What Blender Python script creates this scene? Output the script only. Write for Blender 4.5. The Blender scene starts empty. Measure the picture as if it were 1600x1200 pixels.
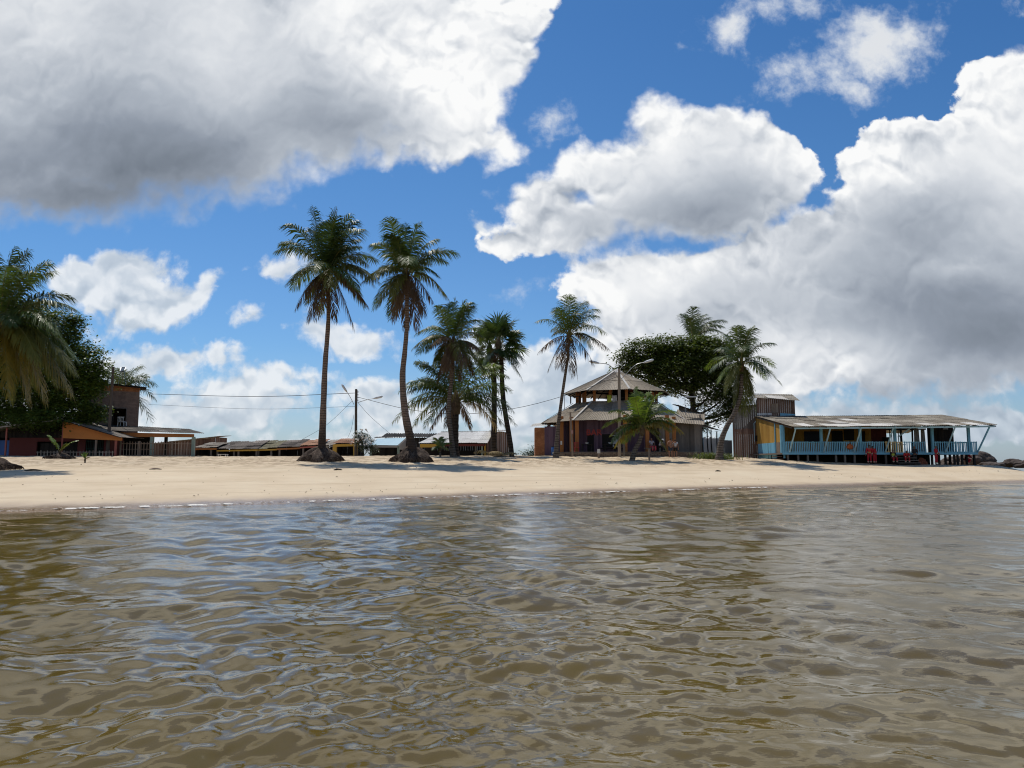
import bpy, bmesh, math, random
import numpy as np
from mathutils import Vector, Matrix, noise as mnoise
R = math.radians
random.seed(7); rng = np.random.default_rng(11)
scene = bpy.context.scene
C = scene.collection

# ------------------------------------------------------------------ camera
F = 1186.0; TH = math.atan(123 / 1186.0); EYE = 1.5
cam_d = bpy.data.cameras.new("camera"); cam = bpy.data.objects.new("camera", cam_d); C.objects.link(cam)
cam.location = (0, 0, EYE); cam.rotation_euler = (R(90) + TH, 0, 0)
cam_d.sensor_fit = 'HORIZONTAL'; cam_d.sensor_width = 36; cam_d.lens = 36 * F / 1600
cam_d.clip_start = 0.1; cam_d.clip_end = 30000
scene.camera = cam
scene.view_settings.view_transform = 'Standard'; scene.view_settings.look = 'None'
scene.view_settings.exposure = 0; scene.view_settings.gamma = 1
scene.render.resolution_x = 1024; scene.render.resolution_y = 768
cy = scene.cycles
cy.max_bounces = 6; cy.transparent_max_bounces = 8; cy.diffuse_bounces = 3; cy.glossy_bounces = 3
cy.use_denoising = True; cy.filter_width = 1.1
cy.caustics_reflective = False; cy.caustics_refractive = False
cy.sample_clamp_indirect = 8

def ray(px, py):
    b = (600 - py) / F
    return ((px - 800) / F, math.cos(TH) - math.sin(TH) * b, math.sin(TH) + math.cos(TH) * b)
def at(px, py, Y):
    r = ray(px, py); t = Y / r[1]
    return Vector((r[0] * t, Y, EYE + r[2] * t))
def uvdir(px, py):
    r = ray(px, py); return r[0] / r[1], r[2] / r[1]

# ------------------------------------------------------------------ node helpers
class NT:
    def __init__(s, tree): s.t = tree; s.n = tree.nodes; s.l = tree.links
    def new(s, typ, **kw):
        n = s.n.new(typ)
        for k, v in kw.items(): setattr(n, k, v)
        return n
    def put(s, sock, v):
        if isinstance(v, bpy.types.NodeSocket): s.l.new(v, sock)
        elif v is not None: sock.default_value = v
    def m(s, op, a, b=None, c=None, clamp=False):
        n = s.new('ShaderNodeMath', operation=op, use_clamp=clamp)
        s.put(n.inputs[0], a)
        if b is not None: s.put(n.inputs[1], b)
        if c is not None: s.put(n.inputs[2], c)
        return n.outputs[0]
    def add(s, a, b): return s.m('ADD', a, b)
    def sub(s, a, b): return s.m('SUBTRACT', a, b)
    def mul(s, a, b): return s.m('MULTIPLY', a, b)
    def smooth(s, x, a, b, lo=0.0, hi=1.0):
        n = s.new('ShaderNodeMapRange', interpolation_type='SMOOTHSTEP')
        s.put(n.inputs[0], x)
        for i, v in zip((1, 2, 3, 4), (a, b, lo, hi)): s.put(n.inputs[i], v)
        return n.outputs[0]
    def lin(s, x, a, b, lo=0.0, hi=1.0):
        n = s.new('ShaderNodeMapRange'); s.put(n.inputs[0], x)
        for i, v in zip((1, 2, 3, 4), (a, b, lo, hi)): s.put(n.inputs[i], v)
        return n.outputs[0]
    def mix(s, f, a, b, mode='MIX'):
        n = s.new('ShaderNodeMix', data_type='RGBA', blend_type=mode)
        s.put(n.inputs[0], f); s.put(n.inputs[6], a if isinstance(a, bpy.types.NodeSocket) else (*a, 1)); s.put(n.inputs[7], b if isinstance(b, bpy.types.NodeSocket) else (*b, 1))
        return n.outputs[2]
    def noise(s, vec, scale, detail=4, rough=0.55, dist=0.0, typ='FBM', dims='3D', lac=2.0):
        n = s.new('ShaderNodeTexNoise', noise_dimensions=dims, noise_type=typ)
        s.put(n.inputs['Vector'], vec); n.inputs['Scale'].default_value = scale; n.inputs['Detail'].default_value = detail
        n.inputs['Roughness'].default_value = rough; n.inputs['Distortion'].default_value = dist; n.inputs['Lacunarity'].default_value = lac
        return n.outputs[0]
    def vec(s, x, y, z):
        n = s.new('ShaderNodeCombineXYZ'); s.put(n.inputs[0], x); s.put(n.inputs[1], y); s.put(n.inputs[2], z); return n.outputs[0]
    def sep(s, v):
        n = s.new('ShaderNodeSeparateXYZ'); s.put(n.inputs[0], v); return n.outputs
    def vm(s, op, a, b=None):
        n = s.new('ShaderNodeVectorMath', operation=op); s.put(n.inputs[0], a)
        if b is not None: s.put(n.inputs[1], b)
        return n.outputs['Value'] if op in ('LENGTH', 'DOT_PRODUCT', 'DISTANCE') else n.outputs[0]
    def ramp(s, f, stops, interp='LINEAR'):
        n = s.new('ShaderNodeValToRGB'); r = n.color_ramp; r.interpolation = interp
        while len(r.elements) < len(stops): r.elements.new(0.5)
        for e, (p, c) in zip(r.elements, stops): e.position = p; e.color = (*c, 1) if len(c) == 3 else c
        s.put(n.inputs[0], f); return n.outputs[0]

# ------------------------------------------------------------------ sun and sky
SUN_EL, SUN_AZ = 63.0, -32.0            # azimuth measured from +Y, negative = to the left
sd = Vector((math.sin(R(SUN_AZ)) * math.cos(R(SUN_EL)), math.cos(R(SUN_AZ)) * math.cos(R(SUN_EL)), math.sin(R(SUN_EL))))
sun_d = bpy.data.lights.new("sun", 'SUN'); sun_d.energy = 3.7; sun_d.angle = R(0.53); sun_d.color = (1.0, 0.95, 0.87)
sun = bpy.data.objects.new("sun", sun_d); C.objects.link(sun)
sun.rotation_euler = sd.to_track_quat('Z', 'Y').to_euler(); sun.location = sd * 200

world = bpy.data.worlds.new("World"); scene.world = world; world.use_nodes = True
def build_sky():
    w = NT(world.node_tree); w.n.clear()
    out = w.new('ShaderNodeOutputWorld'); bg = w.new('ShaderNodeBackground'); w.l.new(bg.outputs[0], out.inputs[0])
    bg.inputs[1].default_value = 0.1
    sky = w.new('ShaderNodeTexSky', sky_type='NISHITA'); sky.sun_disc = False
    sky.sun_elevation = R(SUN_EL); sky.sun_rotation = R(SUN_AZ); sky.air_density = 1.0; sky.dust_density = 0.6; sky.ozone_density = 2.0
    tc = w.new('ShaderNodeTexCoord'); D = tc.outputs['Generated']
    x, y, z = w.sep(D)
    ya = w.m('MAXIMUM', w.m('ABSOLUTE', y), 0.3)
    u = w.m('DIVIDE', x, ya); v = w.m('DIVIDE', z, ya)
    P = w.vec(u, v, w.mul(w.m('SIGN', y), 0.35))
    # turbulence that breaks the outlines
    n1 = w.noise(P, 3.0, 3, 0.5)
    big = w.sub(n1, 0.5)
    warp = w.new('ShaderNodeTexNoise', noise_dimensions='3D'); w.put(warp.inputs['Vector'], P)
    warp.inputs['Scale'].default_value = 9; warp.inputs['Detail'].default_value = 4; warp.inputs['Roughness'].default_value = .6
    wv = w.vm('SCALE', w.vm('SUBTRACT', warp.outputs['Color'], (0.5, 0.5, 0.5))); wv.node.inputs['Scale'].default_value = 0.085
    Pw = w.vm('ADD', P, wv)
    uw, vw, _ = w.sep(Pw)
    def billow(vecs):
        tot = None
        for sc, wt in ((7.0, .55), (16.0, .30), (37.0, .15)):
            q = w.sub(w.noise(vecs, sc, 0, 0), 0.5); q = w.mul(w.m('SQRT', w.add(w.mul(q, q), 0.0016)), wt * 3.6)
            tot = q if tot is None else w.add(tot, q)
        return w.sub(0.9, tot)                       # 0.9 on the creases, less on the domes
    puff = billow(Pw)
    puffL = billow(w.vm('ADD', Pw, (-0.004, 0.014, 0.0)))
    fb = w.noise(P, 16.0, 6, 0.62)
    nmid = w.noise(Pw, 5.0, 4, 0.52)
    fine = w.noise(Pw, 44.0, 4, 0.6)
    fineL = w.noise(w.vm('ADD', Pw, (-0.003, 0.008, 0)), 44.0, 2, 0.6)
    def blob(px, py, rx, ry, rot=0.0, uu=uw, vv=vw):
        cu, cv = uvdir(px, py); a, b = rx / F, ry / F
        du = w.sub(uu, cu); dv = w.sub(vv, cv)
        if rot:
            c, s_ = math.cos(R(rot)), math.sin(R(rot))
            du, dv = w.add(w.mul(du, c), w.mul(dv, s_)), w.sub(w.mul(dv, c), w.mul(du, s_))
        d = w.m('SQRT', w.add(w.m('POWER', w.mul(du, 1 / a), 2.0), w.m('POWER', w.mul(dv, 1 / b), 2.0)))
        return w.mul(w.sub(1.0, d), min(rx, ry) / 100.0)
    def union(bl, k=0.25):
        f = blob(*bl[0])
        for q in bl[1:]: f = w.m('SMOOTH_MAX', f, blob(*q), k)
        return f
    def soft(bl):
        """sum of soft round weights, 0..1"""
        f = None
        for q in bl:
            amt = q[-1]; g = blob(*q[:-1], uu=u, vv=v)
            g = w.smooth(g, 0.0, min(q[2], q[3]) / 100.0, 0.0, amt)
            f = g if f is None else w.add(f, g)
        return f
    cumulus = [(-120, 60, 500, 290), (250, 130, 420, 215), (560, 60, 270, 150), (690, 150, 130, 100), (770, 90, 80, 90), (470, 190, 260, 100), (640, 210, 160, 50), (130, 300, 300, 62), (800, -60, 60, 90), (770, 215, 40, 36),
               (1040, 290, 150, 105), (1120, 285, 155, 110), (1035, 200, 52, 62), (1225, 270, 60, 66), (900, 350, 120, 66), (960, 270, 90, 66), (820, 385, 80, 32), (860, 325, 60, 45),
               (1560, 280, 130, 130), (1555, 165, 65, 72), (1450, 320, 170, 140), (1370, 265, 60, 66), (1660, 300, 170, 240), (1330, 400, 190, 90), (1180, 450, 230, 74), (1480, 500, 330, 130), (1150, 540, 260, 90), (1040, 480, 150, 60), (1000, 450, 140, 55)]
    lows = [(185, 420, 95, 32, 8), (262, 468, 92, 26, 22), (215, 450, 70, 34), (130, 440, 50, 34), (385, 500, 26, 11), (430, 422, 20, 9), (545, 525, 84, 26, -4), (250, 560, 95, 26, 6), (330, 555, 48, 22), (440, 588, 62, 24), (400, 610, 90, 22), (110, 640, 200, 50), (300, 645, 200, 34), (560, 622, 90, 24), (600, 655, 150, 30),
            (770, 555, 52, 34), (835, 600, 62, 48), (800, 640, 90, 40), (760, 360, 26, 18), (930, 600, 100, 52), (700, 690, 260, 24), (1300, 648, 240, 26), (1130, 620, 190, 40), (1560, 650, 110, 20), (1560, 590, 80, 20), (1400, 590, 120, 18), (1480, 680, 150, 14), (200, 700, 320, 30), (520, 700, 300, 22)]
    wisps = [(1130, 40, 70, 45, 35), (1220, 10, 120, 40, 0), (1370, 60, 130, 80, 12), (1260, 105, 120, 52, 20), (1340, 130, 60, 36), (860, 195, 46, 40, 40), (1470, -30, 60, 30), (1610, 20, 40, 30), (900, 430, 90, 24, 20)]
    fc = union(cumulus); fl = union(lows, 0.12); fw = union(wisps, 0.15)
    det = w.add(w.mul(w.sub(0.62, puff), 0.95), w.mul(w.sub(fb, 0.5), 1.3))
    dc = w.add(fc, w.mul(det, 0.42))
    dl = w.add(fl, w.add(w.mul(det, 0.50), w.mul(w.sub(fine, 0.5), 0.22)))
    dw = w.add(fw, w.add(w.mul(w.sub(fb, 0.5), 1.7), w.mul(w.sub(fine, 0.5), 0.5)))
    al = w.mul(w.smooth(dl, -0.02, 0.20), 0.93)
    aw = w.mul(w.smooth(dw, 0.0, 0.75), 0.92)
    # how thick and how lit
    dark = soft([(20, 310, 640, 170, 0.66), (330, 240, 460, 160, 0.38), (140, 140, 330, 130, 0.30), (560, 190, 220, 110, 0.34), (-100, 120, 250, 250, .15), (200, 20, 150, 100, 0.16), (470, 110, 140, 90, .12),
                 (1010, 360, 280, 90, 0.40), (1150, 320, 200, 90, 0.30), (1560, 480, 380, 140, 0.50), (1600, 550, 320, 80, 0.30), (1450, 360, 300, 130, 0.34), (1280, 470, 300, 90, 0.26), (1450, 600, 320, 60, 0.2), (1500, 650, 420, 90, .55), (1090, 500, 200, 60, .14)])
    lit = soft([(600, 60, 200, 160, 0.22), (720, 120, 170, 170, 0.42), (1040, 190, 120, 80, 0.3), (1220, 230, 120, 80, 0.2), (1540, 150, 150, 110, 0.35), (1380, 265, 150, 80, 0.3), (1500, 420, 90, 60, 0.10), (1310, 470, 120, 45, 0.16), (890, 260, 150, 70, 0.2), (40, 120, 200, 90, 0.12)])
    edge = w.add(w.smooth(n1, 0.42, 0.60, 0.06, 0.26), w.mul(w.m('MINIMUM', dark, 0.6), 0.6))
    ac = w.smooth(dc, 0.0, edge)
    relief = w.add(w.mul(w.sub(puffL, puff), 1.5), w.mul(w.sub(fine, fineL), 0.40))
    depth = w.smooth(dc, 0.0, 1.1)
    dk = w.m('MINIMUM', w.mul(dark, 1.5), 1.0); rim = w.mul(w.m('MAXIMUM', w.smooth(dc, 0.75, 0.05), w.mul(lit, 1.8)), w.sub(1.0, dk))
    sh = w.add(w.sub(0.80, w.mul(w.mul(dark, w.lin(depth, 0, 1, .55, 1.0)), 1.05)), w.add(w.mul(lit, 0.45), w.mul(relief, w.lin(rim, 0.0, 1.0, 0.14, 1.0))))
    sh = w.add(sh, w.add(w.mul(w.sub(nmid, 0.5), w.lin(dk, 0.0, 1.0, 0.40, 0.46)), w.mul(w.sub(fb, 0.5), 0.06)))
    sh = w.add(sh, w.mul(w.mul(w.smooth(dc, 0.5, 0.0), w.sub(1.0, dk)), 0.12))
    colc = w.ramp(sh, [(0.0, (.165, .195, .24)), (0.28, (.275, .315, .38)), (0.5, (.44, .485, .55)), (0.70, (.64, .675, .725)), (0.86, (.82, .84, .865)), (1.0, (.96, .965, .965))])
    shl = w.add(w.sub(0.80, w.mul(dark, 0.62)), w.add(w.mul(relief, 0.7), w.mul(w.sub(fb, 0.5), 0.3)))
    coll = w.ramp(w.add(shl, w.mul(w.smooth(dl, .45, .05), .10)), [(0.0, (.22, .28, .36)), (0.4, (.38, .45, .54)), (0.7, (.55, .62, .70)), (1.0, (.84, .87, .90))])
    colw = w.mix(w.smooth(dw, 0.1, 0.9), (.75, .80, .86), (.80, .815, .83))
    # blue of the air: Nishita, deepened the way a phone camera renders it
    skyc = w.mix(1.0, sky.outputs[0], w.ramp(w.lin(v, 0.0, 0.62), [(0.0, (.72, .84, 1.06)), (0.25, (.50, .77, 1.04)), (0.6, (.40, .72, 1.0)), (1.0, (.32, .65, .96))]), 'MULTIPLY')
    K = 10.0
    def up(c):
        return w.mix(1.0, c, (K, K, K), 'MULTIPLY')
    hz = w.mul(w.smooth(v, 0.14, 0.0), 0.35)                       # pale humid air low down
    s0 = w.mix(hz, skyc, up(w.mix(0.0, (.40, .53, .68), (.4, .5, .6))))
    s1 = w.mix(aw, s0, up(colw))
    s2 = w.mix(al, s1, up(coll))
    s3 = w.mix(ac, s2, up(colc))
    low = w.smooth(z, -0.02, -0.12)
    s4 = w.mix(low, s3, (1.6, 1.5, 1.2))
    w.l.new(s4, bg.inputs[0])
build_sky()
world.cycles.sampling_method = 'MANUAL'; world.cycles.sample_map_resolution = 512

# ------------------------------------------------------------------ object helpers
def tag(o, label=None, cat=None, group=None, kind=None):
    if label: o["label"] = label
    if cat: o["category"] = cat
    if group: o["group"] = group
    if kind: o["kind"] = kind
    return o
def empty(name, loc, label, cat, group=None, rz=0.0):
    o = bpy.data.objects.new(name, None); C.objects.link(o); o.location = loc; o.rotation_euler = (0, 0, rz); o.empty_display_size = 0.3
    return tag(o, label, cat, group)
def link_mesh(name, verts, faces, mat, parent=None, smooth=False, mats=None, midx=None):
    me = bpy.data.meshes.new(name); me.from_pydata([tuple(v) for v in verts], [], faces); me.update()
    o = bpy.data.objects.new(name, me); C.objects.link(o)
    for mm in (mats or [mat]): me.materials.append(mm)
    if midx is not None: me.polygons.foreach_set('material_index', midx)
    if smooth: me.polygons.foreach_set('use_smooth', [True] * len(me.polygons))
    if parent is not None: o.parent = parent
    return o
def grid_mesh(name, V, nr, nc, mat, smooth=True, wrap=False):
    """V: (nr*nc,3) numpy"""
    i = np.arange(nr - 1)[:, None]; j = np.arange(nc - (0 if wrap else 1))[None, :]; j2 = (j + 1) % nc
    a = i * nc + j; b = i * nc + j2; c = (i + 1) * nc + j2; d = (i + 1) * nc + j
    Q = np.stack([a, b, c, d], -1).reshape(-1, 4)
    me = bpy.data.meshes.new(name); me.vertices.add(len(V)); me.vertices.foreach_set('co', V.astype(np.float32).ravel())
    me.loops.add(Q.size); me.loops.foreach_set('vertex_index', Q.ravel().astype(np.int32))
    me.polygons.add(len(Q)); me.polygons.foreach_set('loop_start', (np.arange(len(Q)) * 4).astype(np.int32)); me.polygons.foreach_set('loop_total', np.full(len(Q), 4, np.int32))
    me.update(calc_edges=True); me.validate()
    if smooth: me.polygons.foreach_set('use_smooth', np.ones(len(Q), bool))
    me.materials.append(mat); o = bpy.data.objects.new(name, me); C.objects.link(o); return o
def material(name):
    m = bpy.data.materials.new(name); m.use_nodes = True; t = NT(m.node_tree); t.n.clear()
    out = t.new('ShaderNodeOutputMaterial'); p = t.new('ShaderNodeBsdfPrincipled'); t.l.new(p.outputs[0], out.inputs[0])
    return m, t, p, out
def bump(t, p, h, strength=0.5, dist=0.02):
    b = t.new('ShaderNodeBump'); b.inputs['Strength'].default_value = strength; b.inputs['Distance'].default_value = dist
    t.put(b.inputs['Height'], h); t.l.new(b.outputs[0], p.inputs['Normal']); return b

# ------------------------------------------------------------------ ground: the beach
SX = [-400, -100, -60, -40, -15.4, -9.2, 0, 10.7, 26.5, 40, 44.5, 48, 51, 53]
SY = [-60, -8, 3, 9, 22.8, 27.4, 34.2, 42.4, 52.3, 59.3, 63, 70, 82, 100]
ZX = [-400, -60, 0, 15, 22, 28, 35, 44, 50, 56]; ZZ = [2.1, 2.1, 2.15, 2.15, 1.95, 1.55, 1.32, 1.25, .9, .5]
LX = [-400, -60, -29, -8, 5, 15, 25, 35, 40, 46]; LL = [80, 66, 64, 44, 36, 28, 20, 13, 8, 7]
def vnoise(x, y, seed=0):
    """cheap smooth value noise on numpy arrays"""
    xi = np.floor(x).astype(np.int64); yi = np.floor(y).astype(np.int64); fx = x - xi; fy = y - yi
    fx = fx * fx * (3 - 2 * fx); fy = fy * fy * (3 - 2 * fy)
    def h(a, b):
        n = (a * 374761393 + b * 668265263 + seed * 982451653) & 0x7fffffff
        n = ((n ^ (n >> 13)) * 1274126177) & 0x7fffffff
        return ((n ^ (n >> 16)) & 0xffff) / 65535.0
    return (h(xi, yi) * (1 - fx) + h(xi + 1, yi) * fx) * (1 - fy) + (h(xi, yi + 1) * (1 - fx) + h(xi + 1, yi + 1) * fx) * fy - 0.5
def ground_np(x, y, detail=True):
    x = np.asarray(x, float); y = np.asarray(y, float)
    s = (y - np.interp(x, SX, SY)) * 1.0
    s = np.minimum(s, (53 - x) * 2.0)
    s = np.minimum(s, (260 - y) * 0.5)
    s = s + vnoise(x * 0.16, y * 0.16, 5) * 0.9
    t = np.clip(s / np.interp(x, LX, LL), -1.0, 1)
    zm = np.interp(x, ZX, ZZ)
    z = np.where(t >= 0, zm * (1 - np.power(np.clip(1 - t, 0, 1), 1.4)), np.maximum(s, -20) * 0.07)
    up = np.clip((z - 1.05) / 0.5, 0, 1) * np.clip(.75 + 1.2 * vnoise(x * .12, y * .3, 41), .25, 1)
    if detail:
        z = z + np.where(t > 0.02, 1, 0) * (vnoise(x * 0.35, y * 0.35, 1) * 0.10 * up + vnoise(x * 1.6, y * 1.6, 2) * 0.10 * up + vnoise(x * 3.4, y * 3.4, 3) * 0.11 * up + vnoise(x * 0.5, y * 0.9, 4) * 0.02)
    return z
def ground(x, y): return float(ground_np(np.array([x]), np.array([y]), False)[0])
def ground_px(px, py, Y0=20, Y1=90):
    """where the sight line through a photo pixel meets the sand"""
    r = ray(px, py); best = None
    for Y in np.linspace(Y0, Y1, 900):
        X = r[0] / r[1] * Y; Z = EYE + r[2] / r[1] * Y
        if ground(X, Y) >= Z: return Vector((X, Y, ground(X, Y)))
    return None

def make_ground():
    xs = np.concatenate([[-2500, -900, -400, -250, -160, -120], np.arange(-95, 62, 0.28), [64, 70, 80, 110]])
    ys = np.concatenate([[-900, -300, -120, -70, -40, -20, -8, 0, 4], np.arange(7, 20, 0.5), np.arange(20, 80, 0.24), np.arange(80, 110, 1.0), [115, 130, 160, 200, 260, 300]])
    X, Y = np.meshgrid(xs, ys); X = X.ravel(); Y = Y.ravel()
    V = np.stack([X, Y, ground_np(X, Y)], -1)
    m, t, p, out = material("beach_sand")
    tc = t.new('ShaderNodeTexCoord').outputs['Object']; x, y, z = t.sep(tc)
    a = t.noise(tc, 0.35, 5, .6); b = t.noise(tc, 6.0, 5, .65); c = t.noise(t.vec(x, t.mul(y, .45), z), 1.3, 5, .6)
    base = t.ramp(a, [(.3, (.565, .44, .285)), (.5, (.63, .50, .335)), (.7, (.665, .545, .375))])
    base = t.mix(t.mul(t.smooth(z, .95, 1.55), t.smooth(c, .42, .60, .12, .95)), base, (.35, .255, .155))      # trodden sand higher up
    base = t.mix(t.smooth(b, .60, .80, 0, .45), base, (.24, .17, .10))
    tide = t.noise(t.vec(t.mul(x, .03), t.mul(a, .6), t.mul(z, 7.0)), 1.6, 4, .65)                              # faint tide lines along the slope
    base = t.mix(t.smooth(tide, .50, .66, 0, .5), base, (.46, .345, .215))
    prints = t.new('ShaderNodeTexVoronoi', feature='F1'); t.l.new(t.vec(x, t.mul(y, .8), 0.0), prints.inputs['Vector']); prints.inputs['Scale'].default_value = 2.3
    pr = t.mul(t.smooth(prints.outputs['Distance'], .30, .12), t.mul(t.smooth(z, .9, 1.5), t.smooth(a, .42, .58)))
    zz = t.add(z, t.mul(t.sub(c, .5), .10))
    wet = t.smooth(zz, .25, .05)
    base = t.mix(wet, base, (.27, .175, .095))
    t.l.new(base, p.inputs['Base Color']); t.put(p.inputs['Roughness'], t.lin(wet, 0, 1, .95, .22))
    h = t.add(t.mul(t.noise(tc, 3.2, 4, .6), t.smooth(z, .8, 1.6, .15, 1.0)), t.mul(t.noise(tc, 22, 3, .6), .18)); h = t.sub(h, t.mul(pr, .6))
    bump(t, p, h, 1.0, .12)
    o = grid_mesh("beach", V, len(ys), len(xs), m); tag(o, kind='structure'); return o
make_ground()

# ------------------------------------------------------------------ water
def make_water():
    r = [1.6]
    while r[-1] < 95: r.append(r[-1] * 1.0052 + 0.004)
    while r[-1] < 9000: r.append(r[-1] * 1.12)
    r = np.array(r)
    a1 = np.radians(np.linspace(-43, 43, 760)); a2 = np.radians(np.linspace(45, 315, 90)); A = np.concatenate([a1, a2])
    RR, AA = np.meshgrid(r, A, indexing='ij'); X = (RR * np.sin(AA)).ravel(); Y = (RR * np.cos(AA)).ravel(); RRf = RR.ravel()
    res = np.maximum(RRf * 0.0055, 0.006)
    Z = np.zeros_like(X); DX = np.zeros_like(X); DY = np.zeros_like(X)
    s = Y - np.interp(X, SX, SY); shal = np.clip(-s / 7.0, 0.12, 1.0)
    g = np.random.default_rng(5)
    env = 0.75 + 0.9 * vnoise(X * 0.22, Y * 0.22, 21) + .5 * vnoise(X * .06 + 9, Y * .06, 22)
    env2 = 0.8 + 1.2 * vnoise(X * 0.5 + 3, Y * 0.5, 23)
    wx = X + 0.5 * vnoise(X * .4, Y * .4, 31); wy = Y + 0.5 * vnoise(X * .4 + 50, Y * .4, 32)
    nw = 76
    for k in range(nw):
        f = k / (nw - 1)
        lam = 3.2 * (0.085 / 3.2) ** (f ** 0.85) * g.uniform(.85, 1.15)
        th = math.radians(255) + g.normal(0, 0.62 + 0.25 * f)
        amp = 0.0055 * lam ** 0.86 * g.uniform(.5, 1.4)
        if lam > 2.2: amp *= .75
        kk = 2 * math.pi / lam; kx, ky = kk * math.cos(th), kk * math.sin(th)
        ph = kx * wx + ky * wy + g.uniform(0, 6.28)
        fade = np.clip((lam / res - 2.6) / 4.0, 0, 1) * (env if lam > .6 else env2)
        q = amp * fade
        Z += q * np.sin(ph); DX += -0.9 * q * np.cos(ph) * math.cos(th); DY += -0.9 * q * np.cos(ph) * math.sin(th)
    fin = np.clip((260 - RRf) / 150, 0, 1)
    V = np.stack([X + DX * fin * shal, Y + DY * fin * shal, Z * fin * shal], -1)
    m, t, p, out = material("river_water")
    tc = t.new('ShaderNodeTexCoord').outputs['Object']; x, y, z = t.sep(tc)
    dist = t.vm('LENGTH', tc)
    a = t.noise(tc, .25, 3, .5)
    t.l.new(t.ramp(a, [(.3, (.095, .065, .015)), (.7, (.130, .092, .025))]), p.inputs['Base Color'])
    p.inputs['Roughness'].default_value = .035; p.inputs['IOR'].default_value = 1.333
    v1 = t.vec(t.mul(x, .75), y, z)
    h = t.add(t.mul(t.noise(v1, 3.2, 4, .6), .8), t.mul(t.noise(v1, 12.0, 4, .6), .30))
    far = t.mul(t.smooth(dist, 5.0, 40.0, .10, 1.0), t.smooth(t.noise(tc, .35, 3, .6), .35, .65, .5, 1.2))
    b = bump(t, p, t.mul(h, far), .6, .10)
    o = grid_mesh("water", V, len(r), len(A), m, wrap=True); tag(o, kind='structure')
    # plug under the viewer
    n = len(A)
    return o
make_water()

# ------------------------------------------------------------------ mesh builder
class MB:
    def __init__(s): s.v = []; s.f = []; s.mi = []
    def quad(s, a, b, c, d, mi=0):
        n = len(s.v); s.v += [tuple(a), tuple(b), tuple(c), tuple(d)]; s.f.append((n, n + 1, n + 2, n + 3)); s.mi.append(mi)
    def tri(s, a, b, c, mi=0):
        n = len(s.v); s.v += [tuple(a), tuple(b), tuple(c)]; s.f.append((n, n + 1, n + 2)); s.mi.append(mi)
    def hexa(s, p, mi=0):
        """p: 8 points, bottom ring 0-3 counter-clockwise seen from above, top ring 4-7"""
        n = len(s.v); s.v += [tuple(q) for q in p]
        for q in ((3, 2, 1, 0), (4, 5, 6, 7), (0, 1, 5, 4), (1, 2, 6, 5), (2, 3, 7, 6), (3, 0, 4, 7)):
            s.f.append(tuple(n + i for i in q)); s.mi.append(mi)
    def box(s, x0, x1, y0, y1, z0, z1, mi=0):
        s.hexa([(x0, y0, z0), (x1, y0, z0), (x1, y1, z0), (x0, y1, z0), (x0, y0, z1), (x1, y0, z1), (x1, y1, z1), (x0, y1, z1)], mi)
    def beam(s, a, b, w, d=None, mi=0, up=(0, 0, 1)):
        a, b = Vector(a), Vector(b); d = d or w; t = (b - a).normalized(); up = Vector(up)
        if abs(t.dot(up)) > .98: up = Vector((0, 1, 0))
        sx = t.cross(up).normalized() * (w / 2); sy = sx.cross(t).normalized() * (d / 2)
        s.hexa([a - sx - sy, a + sx - sy, a + sx + sy, a - sx + sy, b - sx - sy, b + sx - sy, b + sx + sy, b - sx + sy], mi)
    def tube(s, pts, rad, n=8, mi=0, cap=True, rseed=None, rough=0.0):
        pts = [Vector(p) for p in pts]; k = len(pts); base = len(s.v)
        if not hasattr(rad, '__len__'): rad = [rad] * k
        ref = Vector((0.31, 0.87, 0.2)); rr = random.Random(rseed or 1)
        for i, p in enumerate(pts):
            t = (pts[min(i + 1, k - 1)] - pts[max(i - 1, 0)]).normalized()
            a = t.cross(ref)
            if a.length < .05: a = t.cross(Vector((1, 0, 0)))
            a.normalize(); b = t.cross(a)
            for j in range(n):
                q = 2 * math.pi * j / n; r = rad[i] * (1 + rough * (rr.random() - .5))
                s.v.append(tuple(p + (a * math.cos(q) + b * math.sin(q)) * r))
        for i in range(k - 1):
            for j in range(n):
                j2 = (j + 1) % n
                s.f.append((base + i * n + j, base + i * n + j2, base + (i + 1) * n + j2, base + (i + 1) * n + j)); s.mi.append(mi)
        if cap:
            s.f.append(tuple(base + j for j in reversed(range(n)))); s.mi.append(mi)
            s.f.append(tuple(base + (k - 1) * n + j for j in range(n))); s.mi.append(mi)
    def build(s, name, mat, parent=None, smooth=False, org=None):
        mats = mat if isinstance(mat, (list, tuple)) else [mat]
        v = s.v if org is None else [(a - org[0], b - org[1], c - org[2]) for a, b, c in s.v]
        return link_mesh(name, v, s.f, None, parent, smooth, mats, s.mi if len(mats) > 1 else None)
def spline(pts, n):
    """Catmull-Rom through points"""
    p = [Vector(q) for q in pts]; p = [p[0] * 2 - p[1]] + p + [p[-1] * 2 - p[-2]]; out = []
    for k in range(n):
        t = k / (n - 1) * (len(p) - 3); i = min(int(t), len(p) - 4); f = t - i
        a, b, c, d = p[i:i + 4]
        out.append(0.5 * ((2 * b) + (c - a) * f + (2 * a - 5 * b + 4 * c - d) * f * f + (3 * b - a - 3 * c + d) * f ** 3))
    return out
def lerp(a, b, t): return a + (b - a) * t

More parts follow.
